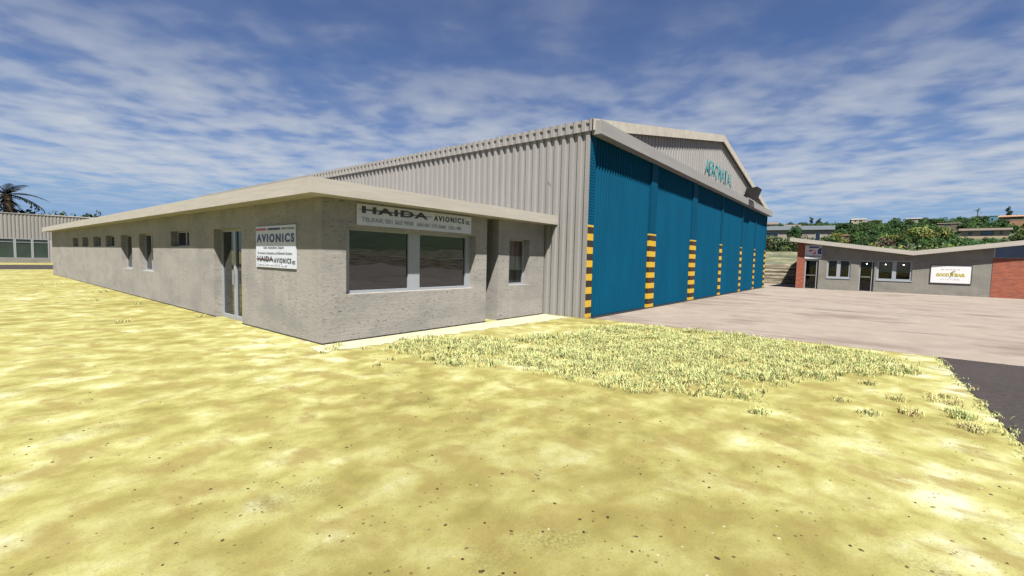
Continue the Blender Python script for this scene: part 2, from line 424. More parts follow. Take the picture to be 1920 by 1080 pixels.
# ================================================================== LIGHT AND SKY
sun = bpy.data.lights.new('sun', 'SUN'); so = bpy.data.objects.new('sun', sun); col.objects.link(so)
sun.energy = 5.0; sun.angle = R(.6); sun.color = (1, .95, .86)
EL = R(60)
sd = Vector((-math.cos(EL)*.707, -math.cos(EL)*.707, math.sin(EL)))
so.rotation_euler = sd.to_track_quat('Z', 'Y').to_euler(); so.location = (-20, -20, 40)
w = bpy.data.worlds.new('World'); sc.world = w; w.use_nodes = True
nt = w.node_tree; bg = nt.nodes['Background']
sky = N(nt, 'ShaderNodeTexSky'); sky.sky_type = 'NISHITA'; sky.sun_disc = False
sky.sun_elevation = EL; sky.sun_rotation = R(225); sky.air_density = 1.0; sky.dust_density = .6; sky.ozone_density = 2.5
tc = N(nt, 'ShaderNodeTexCoord'); sp = N(nt, 'ShaderNodeSeparateXYZ'); L(nt, tc.outputs['Generated'], sp.inputs[0])
zc = mth(nt, 'MAXIMUM', sp.outputs['Z'], .0)
zz = mth(nt, 'ADD', zc, .055)
# a flat cloud layer overhead; streaks run along the view heading
fx, fy = .779, .626
al = mth(nt, 'DIVIDE', mth(nt, 'ADD', mth(nt, 'MULTIPLY', sp.outputs['X'], fx), mth(nt, 'MULTIPLY', sp.outputs['Y'], fy)), zz)
ac = mth(nt, 'DIVIDE', mth(nt, 'SUBTRACT', mth(nt, 'MULTIPLY', sp.outputs['X'], fy), mth(nt, 'MULTIPLY', sp.outputs['Y'], fx)), zz)
cb = N(nt, 'ShaderNodeCombineXYZ'); L(nt, mth(nt, 'MULTIPLY', al, 1.15), cb.inputs[0]); L(nt, ac, cb.inputs[1]); cb.inputs[2].default_value = 3.7
n1 = noi(nt, cb.outputs[0], 3.2, 5, .45, .12)
n2 = noi(nt, cb.outputs[0], .8, 3, .5)
n3 = noi(nt, cb.outputs[0], 9.0, 3, .45, .1)
dens = mth(nt, 'ADD', mth(nt, 'MULTIPLY', n1, .62), mth(nt, 'ADD', mth(nt, 'MULTIPLY', n2, .55), mth(nt, 'MULTIPLY', n3, .26)))
# cloud cover thins overhead and clears just above the horizon
cover = ramp(nt, zc, [(.0, 0.), (.055, .03), (.12, .19), (.24, .15), (.40, .06), (.62, .03)])
dens = mth(nt, 'SUBTRACT', mth(nt, 'ADD', dens, cover), .075)
cl = ramp(nt, dens, [(.56, 0.), (.68, .16), (.80, .55), (.98, .95)])
veil = ramp(nt, n2, [(.3, .05), (.7, .32)])
ccol = ramp(nt, zc, [(0, (3.8,4.15,4.7)), (.2, (4.1,4.4,4.85)), (.5, (2.1,2.45,3.3))])
tint = ramp(nt, zc, [(0, (.45,.57,.82)), (.15, (.47,.56,.74)), (.5, (.44,.50,.68))])
skyc = mix(nt, 1.0, sky.outputs['Color'], tint, 'MULTIPLY')
skyc = mix(nt, mth(nt, 'MULTIPLY', veil, ramp(nt, zc, [(.04, 0.), (.2, .8)])), skyc, (1.6,1.9,2.75))
skyc = mix(nt, 1.0, skyc, (1.75,2.85,4.5), 'DARKEN')
cl = mth(nt, 'MULTIPLY', cl, ramp(nt, zc, [(.045, 0.), (.11, .9), (.26, .88), (.44, .45), (.62, .30)]))
fin = mix(nt, cl, skyc, ccol)
L(nt, fin, bg.inputs['Color']); bg.inputs['Strength'].default_value = .05
sc.view_settings.view_transform = 'Standard'; sc.view_settings.look = 'None'; sc.view_settings.exposure = 1.5; sc.view_settings.gamma = 1

# ================================================================== GROUND
def sheet(name, pts, z, m, kind='structure'):
    mb = MB(); mb.face([(x, y, z) for x, y in pts]); return tag(mb.build(name, m), kind=kind)
sheet('ground', [(-3000,-3000),(3000,-3000),(3000,3000),(-3000,3000)], 0, M['sand'])
rg = random.Random(5)
def ragged(p, q, n, amp):
    """points from p to q with a frayed edge"""
    out = []; d = Vector((q[0]-p[0], q[1]-p[1])); nn = Vector((-d.y, d.x)).normalized()
    for k in range(n):
        t = k/n; pt = Vector(p) + d*t + nn*(rg.uniform(-amp, amp))
        out.append((pt.x, pt.y))
    return out
apr = [(11.88, 6.58)] + ragged((11.88, 6.5), (11.88, -60), 400, .035) + [(11.88,-60), (90,-60), (47.6,-60), (47.6, 9.0), (39.4, 9.0)]
apr = [(11.88, 6.7)] + ragged((11.88, 6.5), (11.9, -60), 500, .03) + [(47.6,-60), (47.6, 9.0), (38.9, 9.0), (38.9, 6.7)]
sheet('apron', apr, .004, M['apron'])
asp = ragged((-40, -2.2), (4, -1.30), 120, .05) + ragged((4, -1.30), (11.86, -1.02), 420, .022) + [(11.86, -1.02), (11.86, -60), (-40, -60)]
sheet('asphalt', asp, .008, M['asphalt'])
sheet('road', ragged((-300, 52.6), (11.0, 52.6), 240, .25) + [(11, 52.6), (11, 66.6), (-300, 66.6)], .006, M['asphalt'])
strip = ragged((4.0, 7.42), (11.6, 7.0), 60, .09) + [(11.6, 7.9), (11.6, 8.0), (4.2, 8.0)] + ragged((4.15, 8.0), (4.0, 7.5), 6, .05)
sheet('paving', strip, .006, M['conc'])

# ================================================================== OFFICE BUILDING
XO, YO, YE = 4.37, 8.05, 42.2
office = thing('office_building', 'long low stucco office with flat cream roof edge, built against the corrugated hangar', 'building', (XO, YO, 0))
slits = [(32.8,34.4,1.84,2.30), (30.1,31.65,1.84,2.30), (27.25,28.9,1.84,2.30), (24.6,26.25,1.84,2.30)]
talls = [(21.78,23.48,.99,2.29), (19.04,20.78,.99,2.29)]
square = (15.38,17.08,1.85,2.31); door = (11.72,13.47,0.,2.29)
mb = MB()
wall(mb, 'x', XO, .24, YO, YE, 0, 2.85, slits + talls + [square, door])
FW = (4.87,8.53,.93,2.26); FN = (9.9,10.85,.95,2.27); ALC = (8.95,9.43,0,2.85)
wall(mb, 'y', YO, .27, XO + .24, 11.6, 0, 2.85, [FW, FN, ALC])
wall(mb, 'y', YE - .24, .24, XO + .24, 11.6, 0, 2.85, [])
mb.box((8.7, YO + 1.25, 0), (9.7, YO + 1.4, 2.85)); mb.box((8.72, YO + .28, 0), (8.945, YO + 1.24, 2.85)); mb.box((9.435, YO + .28, 0), (9.66, YO + 1.24, 2.85))
mb.build('wall', M['stucco'], office)
mb = MB(); mb.box((XO - .004, YO - .004, .008), (XO + .02, door[0] - .0, .028)); mb.box((XO - .004, door[1], .008), (XO + .02, YE, .028)); mb.box((XO + .02, YO - .004, .008), (8.95, YO + .02, .028)); mb.box((9.43, YO - .004, .008), (11.6, YO + .02, .028))
mb.build('base_strip', M['black'], office)  # thin dark strip along the foot of the walls
mb = MB(); mb.box((XO + .3, YO + .45, .0), (8.6, YE - .4, .02)); mb.build('floor', M['floor'], office)
mb = MB(); mb.box((3.97, 7.65, 2.77), (11.74, 42.6, 3.04)); mb.build('roof', M['fascia'], office)
for y0, y1, z0, z1 in slits + [square]:
    ym = (y0+y1)/2
    framed('x', XO + .17, y0, y1, z0, z1, [(y0+.05, ym-.03, z0+.04, z1-.04), (ym+.03, y1-.05, z0+.04, z1-.04)], .05, .06, office)
for y0, y1, z0, z1 in talls:
    ym = (y0+y1)/2
    framed('x', XO + .17, y0, y1, z0, z1, [(y0+.06, ym-.04, z0+.05, z1-.05), (ym+.04, y1-.06, z0+.05, z1-.05)], .05, .06, office)
y0, y1, z0, z1 = door
dr = framed('x', XO + .17, y0, y1, .003, z1, [(y0+.06, 12.53, .10, z1-.06), (12.66, y1-.06, .10, z1-.06)], .05, .07, office, 'door')
mb = MB(); mb.tube([(XO+.13, 12.56, .9), (XO+.13, 12.56, 1.25)], [.012]*2); mb.tube([(XO+.13, 12.63, .9), (XO+.13, 12.63, 1.25)], [.012]*2); mb.build('handle', M['steel'], dr)
framed('y', YO + .2, FW[0], FW[1], FW[2], FW[3], [(5.06, 6.53, .985, 2.205), (6.86, 8.36, .985, 2.205)], .05, .07, office,)
wn = framed('y', YO + .2, FN[0], FN[1], FN[2], FN[3], [(FN[0]+.04, FN[1]-.06, FN[2]+.05, FN[3]-.05)], .05, .06, office, glass=M['clear'])
# curtain behind the narrow window
cur = MB()
for z0, z1, mi in ((.97, 1.38, 2), (1.38, 1.78, 1), (1.78, 2.25, 0)):
    rows = []
    for z in (z0, z1): rows.append([(9.86 + .98*k/40, YO + .295 + .012*math.sin(k*.9), z) for k in range(41)])
    cur.grid(rows, mi)
for z in (.97, 2.25): pass
cm = [m_plain('curtain_red', (.10,.06,.055), .9, .25, 9, streak=(4,1,.4)), m_plain('curtain_cream', (.21,.20,.185), .9, .22, 9, streak=(4,1,.4)), m_plain('curtain_dark', (.02,.018,.016), .9, .3, 9, streak=(4,1,.4))]
cu = cur.build('curtain', cm, org=(10.35, YO+.295, .97)); cu.modifiers.new('thickness', 'SOLIDIFY').thickness = .006
tag(cu, 'red, cream and dark banded curtain hanging behind the narrow front window', 'curtain')
mb = MB(); mb.box((9.75, YO+.9, 0), (11.3, YO+.95, 2.7)); mb.build('partition', M['dark'], office)

# signs on the office
sg = thing('sign_board', 'long white sign board reading HAIDA AVIONICS above the large front window', 'sign', (6.7, YO, 2.3))
mb = MB(); mb.box((5.09, YO - .025, 2.305), (8.32, YO - .003, 2.725)); mb.build('board', M['whiteshade'], sg)
f = YO - .026; rt, up = (1,0,0), (0,0,1)
def fl(body, x, z, w_, h, m, **k): return lettering(body, (x, f, z), rt, up, w_, h, m, sg, **k)
fl('HAIDA', 5.20, 2.545, 1.70, .140, M['ink'], bold=.035, spacing=1.12)
mb = MB(); mb.prism([(5.115, f-.008, 2.617), (5.30, f-.008, 2.628), (5.98, f-.008, 2.624), (7.02, f-.008, 2.616), (7.02, f-.008, 2.606), (5.98, f-.008, 2.602), (5.30, f-.008, 2.604)], (0, .004, 0)); mb.build('emblem', M['ink'], sg)
fl('AVIONICS', 7.08, 2.535, .98, .128, M['ink'], bold=.03, spacing=1.35)
fl('CC', 8.11, 2.530, .15, .080, M['ink'], bold=.03)
fl('TEL/FAX: 031 563 9950', 5.20, 2.375, 1.28, .088, M['inkgrey'], bold=.005)
fl('A/H 031 572 3668', 6.58, 2.375, .86, .080, M['inkgrey'], bold=.005)
fl('CELL: 082', 7.54, 2.375, .42, .078, M['inkgrey'], bold=.005)
sg = thing('sign_board', 'square white sign board with blue AVIONICS heading, right of the glass door', 'sign', (XO, 9.9, 1.4))
mb = MB(); mb.box((XO - .025, 9.0, 1.40), (XO - .003, 10.84, 2.285)); mb.build('board', M['whiteshade'], sg)
rt = (0,-1,0); f = XO - .026
def ll(body, a, v, w_, h, m, **k):
    # a, v: fractions of the board from its left edge / top edge
    return lettering(body, (f, 10.84 - a*1.84, 2.285 - v*.885 ), rt, up, w_*1.84, h*.885, m, sg, **k)
ll('HONEYWELL', .02, .105, .27, .055, M['inkred'], bold=.03)
mb = MB(); mb.box((f-.004, 10.26, 2.19), (f, 10.265, 2.245)); mb.build('emblem', M['inkgrey'], sg)
ll('BENDIX/KING', .34, .105, .30, .055, M['inkblue'], bold=.04)
ll('SERVICE CENTER', .67, .10, .30, .042, M['inkgrey'], bold=.0)
ll('AVIONICS', .03, .395, .94, .205, M['inkblue'], bold=.035, spacing=1.3)
ll('Sales, Installations, Repairs', .21, .555, .52, .07, M['inkgrey'])
ll('To Avionics, Accessories, and Electronic Systems', .05, .69, .87, .07, M['inkgrey'])
ll('HAIDA', .045, .855, .41, .125, M['ink'], bold=.02, spacing=1.1)
mb = MB(); mb.box((f-.010, 10.84-.47*1.84, 2.285-.805*.885), (f-.006, 10.84-.02*1.84, 2.285-.79*.885)); mb.build('emblem', m_plain('maroon_ink', (.10,.025,.035), .5, .1), sg)
ll('AVIONICS', .485, .88, .415, .115, M['ink'], bold=.02, spacing=1.3)
ll('CC', .92, .89, .07, .07, M['ink'], bold=.02)
ll('TEL/FAX: 031 563 9950   A/H 031 572 3668   CELL: 082', .04, .955, .76, .05, M['inklight'])

# ================================================================== HANGAR
XH, YH, XR, YB = 11.71, 6.6, 38.8, 38.0
hg = thing('aircraft_hangar', 'large gabled aircraft hangar with ribbed pale walls and blue sliding doors', 'hangar', (XH, YH, 0))
XA, ZA, ZE = (XH+XR)/2, 8.25, 5.70
def ribs(u0, u1, pitch, depth, w1=.55, sl=.1):
    """trapezoid profile: list of (u, d)"""
    out = []; u = u0
    while u < u1 - 1e-6:
        for t, d in ((0, 0), (w1, 0), (w1+sl*3, depth), (1-sl*1.4, depth)):
            if u + t*pitch < u1: out.append((u + t*pitch, d))
        u += pitch
    out.append((u1, 0)); return out
mb = MB()
pr = ribs(YH + .02, YB, .27, .055, .40, .078)
mb.grid([[(XH - .05 + d, u, z) for u, d in pr] for z in (0, 5.42)])
mb.box((XH - .055, YH - .0, 0), (XH + .05, YH + .06, 5.42))
mb.build('side_wall', M['corr'], hg)
mb = MB()
pr = ribs(YH - .12, YB, .27, .055, .40, .078)
mb.grid([[(XH - .10 + d, u, z) for u, d in pr] for z in (5.40, 5.73)])
mb.face([(XH-.10, YH-.12, 5.40), (XH+.0, YH-.12, 5.40), (XH+.0, YH-.12, 5.73), (XH-.10, YH-.12, 5.73)])
mb.face([(XH-.09, YH-.12, 5.40), (XH-.09, YB, 5.40), (XH+.1, YB, 5.40), (XH+.1, YH-.12, 5.40)])
mb.build('eave_strip', M['corr'], hg)
# gable wall above the doors
mb = MB(); pr = ribs(XH + .05, XR - .05, .30, .05, .42, .10); yg = YH + .0
zt = lambda x: ZE - .1 + (ZA - ZE)*(1 - abs(x - XA)/(XA - XH))
mb.grid([[(x, yg + d, 5.32) for x, d in pr], [(x, yg + d, zt(x)) for x, d in pr]])
mb.build('gable_wall', M['corr'], hg)
# rear and far walls
mb = MB(); mb.box((XH, YB, 0), (XR, YB + .1, 5.6)); mb.prism([(XH, YB+.004, 5.6), (XR, YB+.004, 5.6), (XA, YB+.004, ZA-.1)], (0,.09,0)); mb.box((XR - .1, YH+.3, 0), (XR, YB-.004, 5.6)); mb.build('rear_wall', M['corr'], hg)
# roof: two sheets, and pale verge boards along the gable
mb = MB(); yv = YH - .14
for s_ in (-1, 1):
    xe = XA + s_*(XA - XH + .08)
    pr = [(xe, ZE + .02), (XA, ZA)]
    mb.prism([(xe, yv + .06, ZE - .01), (XA, yv + .06, ZA), (XA, yv + .06, ZA - .06), (xe, yv + .06, ZE - .07)], (0, YB + .3 - yv, 0))
mb.build('roof', M['roofgrey'], hg)
for s_ in (-1, 1):
    mb = MB(); xe = XA + s_*(XA - XH + .10)
    mb.prism([(xe, yv, ZE + .02), (XA, yv, ZA + .04), (XA, yv, ZA - .30), (xe, yv, ZE - .30)], (0, .055, 0))
    mb.build('verge_board', M['verge'], hg)
mb = MB(); mb.box((XH - .0, YH - .32, 5.30), (38.87, YH - .03, 5.68)); mb.build('door_beam', M['beam'], hg)
mb = MB(); mb.box((XH+.02, YH - .02, 5.31), (38.7, YH + .16, 5.40)); mb.build('door_header', M['blue'], hg)
posts = [(11.70, 12.0, YH-.02), (16.22, 16.80, YH-.05), (21.05, 21.70, YH-.05), (26.02, 26.32, YH-.03), (30.74, 30.98, YH-.03), (34.78, 35.0, YH-.03), (38.42, 38.6, YH-.05)]
mbl = None
for k in range(6):
    a, b_ = posts[k][1], posts[k+1][0]
    mb = MB(); n = round((b_-a)/.175); pitch = (b_-a)/n; rows = []
    prof = [(a + (i + t)*pitch, d) for i in range(n) for t, d in ((0, .05), (.22, .0), (.45, .0), (.8, .05))] + [(b_, .05)]
    mb.grid([[(x, YH + .0 + d, z) for x, d in prof] for z in (.03, 5.34)])
    mb.box((a, YH + .075, .02), (b_, YH + .12, 5.34))
    mb.build('door_panel', M['blue'], hg)
for a, b_, y in posts:
    mb = MB(); z = 2.74
    # upper post: pressed sheet with shallow horizontal swages
    prof = []; nz = 60
    for i in range(nz + 1):
        t = z + (5.32 - z)*i/nz; prof.append((t, .006 if i % 2 else 0.))
    mb.grid([[(a, y + .12, t) for t, d in prof], [(a, y + d, t) for t, d in prof], [(b_, y + d, t) for t, d in prof], [(b_, y + .12, t) for t, d in prof]])
    p_ = mb.build('door_post', M['blue'], hg)
    mb = MB(); mb.box((a - .004, y - .004, .012), (b_ + .004, y + .12, z)); mb.build('hazard_stripes', M['hazard'], p_)
mb = MB(); mb.box((XH+.1, YH - .2, .006), (38.6, YH + .1, .016)); mb.build('door_track', M['black'], hg)
# raised letters on the gable
lettering('AERONATAL', (22.72, YH - .012, 6.0), (1,0,0), (0,0,1), 4.95, .70, M['teal'], hg, bold=.004, spacing=1.10, depth=.008)
mb = MB(); mb.prism([(25.30, YH-.024, 6.98), (25.33, YH-.024, 6.98), (24.55, YH-.024, 5.76), (24.51, YH-.024, 5.76)], (0, .006, 0)); mb.build('emblem', M['teal'], hg)
# floodlight on the gable
fl_ = thing('floodlight', 'black box floodlight fixed to the hangar gable above the beam', 'floodlight', (31.3, YH, 6.0))
mb = MB()
back = [(30.75, YH-.12, 5.86), (31.7, YH-.12, 5.86), (31.7, YH-.12, 6.30), (30.75, YH-.12, 6.30)]
front = [(30.55, YH-.52, 5.62), (31.95, YH-.52, 5.62), (31.95, YH-.78, 6.36), (30.55, YH-.78, 6.36)]
mb.grid([back, front], wrap=True); mb.face(back[::-1])
mb.build('housing', M['black'], fl_)
mb = MB(); fr2 = [tuple(Vector(p)*.94 + (sum((Vector(q) for q in front), Vector())/4)*.06 + Vector((0, -.004, -.002))) for p in front]; mb.prism(fr2, (0,.003,.001)); mb.build('lens', m_plain('dull_lens', (.012,.012,.013), .7, .1), fl_)
mb = MB(); mb.box((31.1, YH-.125, 5.95), (31.35, YH+.10, 6.2)); mb.build('bracket', M['black'], fl_)

# ================================================================== BUTTERFLY-ROOFED OFFICE ACROSS THE APRON
XB = 40.0; k_ = XB/39.84
Y = lambda y: y*k_
rb = thing('butterfly_roof_building', 'low building with butterfly roof, grey render and red brick ends across the apron', 'building', (XB, -1.85, 0))
YV = Y(-1.85); YL = Y(4.65); YR = 2*YV - YL
def under(y): return 2.53 + .137*abs(y - YV)
d1, d2 = (Y(3.27), Y(4.12), 0., 2.13), (Y(.08), Y(.90), 0., 2.13)
w1, w2 = (Y(1.40), Y(2.78), .83, 2.14), (Y(-1.87), Y(-.05), .80, 2.14)
bl, br_ = Y(4.13), Y(-5.52)
def rwall(mb, u0, u1, z0, opens):
    wall(mb, 'x', XB, .22, u0, u1, z0, 4.0, opens, top=under)
mb = MB(); rwall(mb, YV, bl, 0, [d1, d2, w1, (YV-.0, w2[1], w2[2], w2[3])] if False else [d1, d2, w1, (max(w2[0], YV), w2[1], w2[2], w2[3])])
rwall(mb, br_, YV, 0, [(w2[0], YV, w2[2], w2[3])] if w2[0] < YV else [])
mb.build('wall', M['stucco2'], rb)
mb = MB(); rwall(mb, bl, YL, 0, []); mb.box((XB + .224, YL - .22, 0), (XB + 9, YL - .003, 3.30));
mb.build('brick_wall', M['brick'], rb)
mb = MB(); wall(mb, 'x', XB - .02, .24, YR, br_, 0, 2.42, []); mb.build('brick_wall', M['brick'], rb)
mb = MB(); mb.box((XB + 9, YR, 0), (XB + 9.2, YL, 2.5)); mb.box((XB+.25, YR, 0), (XB + 9, YR + .2, 3.3)); mb.build('rear_wall', M['stucco2'], rb)
mb = MB(); mb.box((XB + 3.0, YR + .3, 0.02), (XB + 3.1, YL - .3, 2.5)); mb.build('partition', M['dark'], rb)
mb = MB(); mb.box((XB + .23, YR + .21, .006), (XB + 3, YL - .23, .02)); mb.build('floor', M['floor'], rb)
mb = MB(); yl, yr = Y(5.12), 2*YV - Y(5.12)
for a, b_ in ((yl, YV), (YV, yr)):
    mb.prism([(XB - .42, a, under(a)), (XB - .42, b_, under(b_)), (XB - .42, b_, under(b_) + .285), (XB - .42, a, under(a) + .285)], (10.2, 0, 0))
mb.build('roof', M['fascia'], rb)
for q in (d1, d2):
    y0, y1, z0, z1 = q
    dd = framed('x', XB + .06, y0, y1, .012, z1, [(y0+.06+.09, y1-.06, .03, z1-.07), (y0+.04, y0+.11, .03, z1-.07)], .05, .06, rb, 'door', glass=M['tinted'])
    mb = MB(); mb.tube([(XB+.03, y0+.2, 1.0), (XB+.03, y1-.1, 1.0)], [.014]*2); mb.build('handle', M['steel'], dd)
for y0, y1, z0, z1 in (w1, w2):
    ym = (y0+y1)/2
    ww = framed('x', XB + .05, y0, y1, z0, z1, [(y0+.10, ym-.11, z0+.13, z1-.05), (ym+.11, y1-.10, z0+.13, z1-.05)], .05, .07, rb, glass=M['tinted'])
    mb = MB(); mb.box((XB - .03, y0 - .03, z0 - .03), (XB + .05, y1 + .03, z0 + .04)); mb.build('sill', M['alu'], ww)
# clerestory window over the right brick wall
mb = MB(); ct = lambda u: under(u) - .012
y0, y1 = br_ - .06, YR + .2
for a, b_ in ((br_ - .07, br_ - .002), (y0 - 1.50, y0 - 1.42), (YR + .02, YR + .1)):
    mb.prism([(XB+.02, a, 2.47), (XB+.02, b_, 2.47), (XB+.02, b_, ct(b_)), (XB+.02, a, ct(a))], (.07, 0, 0))
mb.box((XB + .02, YR + .02, 2.425), (XB + .09, br_ - .002, 2.468))
cw = mb.build('window', M['alu'], rb)
for a, b_ in ((y0 - 1.42, y0), (YR + .1, y0 - 1.50)):
    mb = MB(); mb.prism([(XB+.05, a, 2.46), (XB+.05, b_, 2.46), (XB+.05, b_, ct(b_)), (XB+.05, a, ct(a))], (.01, 0, 0)); mb.build('pane', m_glass('sky_glass', (.05,.06,.10), .05, .6), cw)
for nm, y, z, lab in (('ceiling_lamp', Y(.52), 1.93, 'small lit ceiling lamp seen through the right glass door'), ('ceiling_lamp', Y(-.5), 1.90, 'small lit ceiling lamp behind the left pane of the double window'), ('ceiling_lamp', Y(-1.45), 1.90, 'small lit ceiling lamp behind the right pane of the double window')):
    lt = thing(nm, lab, 'lamp', (XB + .9, y, z), 'ceiling lamps in the building across the apron')
    mb = MB(); rows = [[(XB+.9 + .027*math.sin(a)*math.cos(b), y + .027*math.sin(a)*math.sin(b), z + .027*math.cos(a)) for b in [j*math.pi/6 for j in range(12)]] for a in [.05 + i*3.04/7 for i in range(8)]]
    mb.grid(rows, wrap=True); mb.build('bulb', m_emit('lamp_glow', (1,.95,.85), 14), lt, smooth=True)
    mb = MB(); mb.tube([(XB+.9, y, z+.05), (XB+.9, y, under(y)-.01)], [.012]*2); mb.build('stem', M['steel'], lt)
# interior blinds, pale upper halves
for y0, y1, lab in ((w1[0], w1[1], 'pinkish roller blind behind the left double window'), (w2[0], w2[1], 'pinkish roller blind behind the right double window')):
    mb = MB(); mb.box((XB + 1.3, y0 + .05, 1.72), (XB + 1.32, y1 - .05, 2.2), 0); mb.box((XB + 1.3, y0 + .05, 1.35), (XB + 1.32, y1 - .05, 1.715), 1)
    tag(mb.build('blind', [m_plain('blind_pink', (.5,.35,.3), .9, .2, 8, streak=(1,6,.4)), m_plain('blind_blue', (.22,.33,.40), .9, .2, 8, streak=(1,6,.4))], org=(XB+1.31, (y0+y1)/2, 1.35)), lab, 'blind', 'blinds in the building across the apron')
# signs
rt = (0,-1,0)
sg = thing('sign_board', 'square white sign board with red and navy winged emblem above the left glass door', 'sign', (XB, Y(3.66), 2.2))
sx, y0, y1, z0, z1 = XB - .03, Y(4.17), Y(3.15), 2.22, 3.20
mb = MB(); mb.box((XB - .028, y1, z0), (XB - .003, y0, z1)); mb.build('board', M['white'], sg)
def SP(u, v, d=.0): return (sx - d, y0 - u*(y0-y1), z1 - v*(z1-z0))
for poly, m_ in (([(.25,.08),(.90,.08),(.78,.21),(.25,.21)], 'inkblue'), ([(.985,.13),(.985,.67),(.77,.67),(.77,.33)], 'inkblue'), ([(.23,.34),(.57,.33),(.36,.49),(.23,.49)], 'inkred'), ([(.66,.42),(.66,.67),(.43,.67)], 'inkred')):
    mb = MB(); mb.prism([SP(*p) for p in poly], (-.005,0,0)); mb.build('emblem', M[m_], sg)
lettering('Cessna', SP(.03, .88), rt, up, .93*(y0-y1), .17*(z1-z0), M['ink'], sg, bold=.02)
sg = thing('sign_board', 'wide white sign board with yellow lettering in thin dark frame on grey wall', 'sign', (XB, Y(-3.7), .8))
y0, y1, z0, z1 = Y(-2.78), Y(-4.63), .79, 1.89
mb = MB(); mb.box((XB - .03, y1, z0), (XB - .003, y0, z1)); mb.build('board', m_plain('bright_sign', (.5,.5,.51), .5, .03), sg)
mb = MB(); wall(mb, 'x', XB - .045, .044, y1 - .035, y0 + .035, z0 - .035, z1 + .035, [(y1, y0, z0, z1)]); mb.build('frame', M['ink'], sg)
sx = XB - .032
lettering('On the Wings of', SP(.26, .255), rt, up, .46*(y0-y1), .075*(z1-z0), M['inkgrey'], sg, spacing=1.5)
lettering('GOOD', SP(.13, .62), rt, up, .335*(y0-y1), .19*(z1-z0), M['inkyellow'], sg, bold=.05, slant=.06)
lettering('YEAR', SP(.50, .62), rt, up, .36*(y0-y1), .19*(z1-z0), M['inkyellow'], sg, bold=.05, slant=.06)
mb = MB(); mb.prism([SP(*p) for p in [(.455,.70),(.505,.52),(.485,.42),(.545,.31),(.62,.30),(.60,.345),(.565,.37),(.545,.43),(.555,.50),(.51,.63)]], (-.008,0,0)); mb.build('emblem', M['inkolive'], sg)
mb = MB(); mb.prism([SP(*p) for p in [(.535,.40),(.57,.335),(.61,.325),(.58,.36),(.555,.41)]], (-.011,0,0)); mb.build('emblem', M['inkyellow'], sg)
lettering('AVIATION', SP(.25, .82), rt, up, .47*(y0-y1), .09*(z1-z0), M['inklight'], sg, spacing=1.9, bold=.01)

# ================================================================== SHED ON THE FAR LEFT
YS = 75.65
sh = thing('ribbed_shed', 'long pale ribbed shed with dark glazing, beyond the road on the far left', 'shed', (4, YS, 0))
mb = MB(); pr = ribs(-9, 36, .30, .05, .42, .1)
mb.grid([[(x, YS + d, z) for x, d in pr] for z in (2.74, 5.56)]); mb.box((-9, YS+.2, 0), (36, YS + .3, 5.5)); mb.box((-9, YS + 22, 0), (36, YS+22.1, 5.5)); mb.build('wall', M['corr'], sh)
mb = MB(); mb.prism([(-9.2, YS - .04, 5.56), (-9.2, YS + 11, 6.2), (-9.2, YS + 22.2, 5.56), (-9.2, YS+22.2, 5.5), (-9.2, YS-.04, 5.5)], (45.4,0,0)); mb.build('roof', M['roofgrey'], sh)
mb = MB(); mb.box((-9, YS - .12, 0), (7.6, YS + .15, .52)); mb.build('plinth', M['stucco2'], sh)
mb = MB(); mb.box((7.62, YS - .1, 0), (8.6, YS + .15, 2.72)); mb.build('pier', m_plain('grey_brick', (.25,.22,.22), .9, .3, 6, .4, 10, streak=(1,1,3)), sh)
xs = [-8.9] + [4.86 - 1.36*k for k in range(9, -1, -1)] + [6.22, 7.58]
sg_glass = m_glass('shed_glass', (.03,.042,.035), .12, .45)
for a, b_ in zip(xs, xs[1:]):
    f_ = framed('y', YS - .05, a + .01, b_ - .01, .53, 2.73, [(a + .10, b_ - .10, .58, 2.30), (a + .10, b_ - .10, 2.35, 2.66)], .05, .1, sh, glass=sg_glass)

# ================================================================== BANK, TERRAIN
def terr(x, y):
    r = math.hypot(x, y); a = math.degrees(math.atan2(y, x))
    ridge = 25.0 + max(0, min(14, -a))*.12
    t = max(0, min(1.25, (r - 78)/250))
    z = 3.5 + (ridge - 3.5)*t**1.3 if t <= 1 else ridge - (t-1)*30
    z += .5*noise.noise(Vector((x*.03, y*.03, 0)))*min(1, t*4)
    # bank just behind the retaining wall
    tb = max(0, min(1, (x - 48.0)/7))
    base = 1.75 + 1.35*tb + (.4*max(0, min(1, (x-57)/20)))
    if x < 57: return base
    e = max(0, min(1, (r - 66)/14)); return base*(1-e) + max(base, z)*e
mb = MB(); xsx = [48.0, 49.5, 51, 52.5, 54, 55.2]
ys = [-75 + 1.25*k for k in range(125)]
mb.grid([[(x, y, terr(x, y) + .12*noise.noise(Vector((x*.7, y*.7, 3)))) for y in ys] for x in xsx]); tag(mb.build('embankment', M['bank'], smooth=True), kind='structure')
mb = MB(); rows = []
for k in range(30):
    x = 56.6 + 7*k**1.22
    rows.append([(x, y, terr(x, y)) for y in [-260 + 5*j for j in range(95)]])
mb.grid(rows); tag(mb.build('hillside', M['hill'], smooth=True), kind='structure')
mb = MB(); mb.grid([[(x, y, terr(min(x, 56.6), y) + dz) for y in ys] for x, dz in ((55.15, .05), (56.7, .05))]); tag(mb.build('path', M['apron']), kind='structure')
rw = MB(); rr = random.Random(3)
zc_ = [0, .36, .66, .98, 1.30, 1.78]
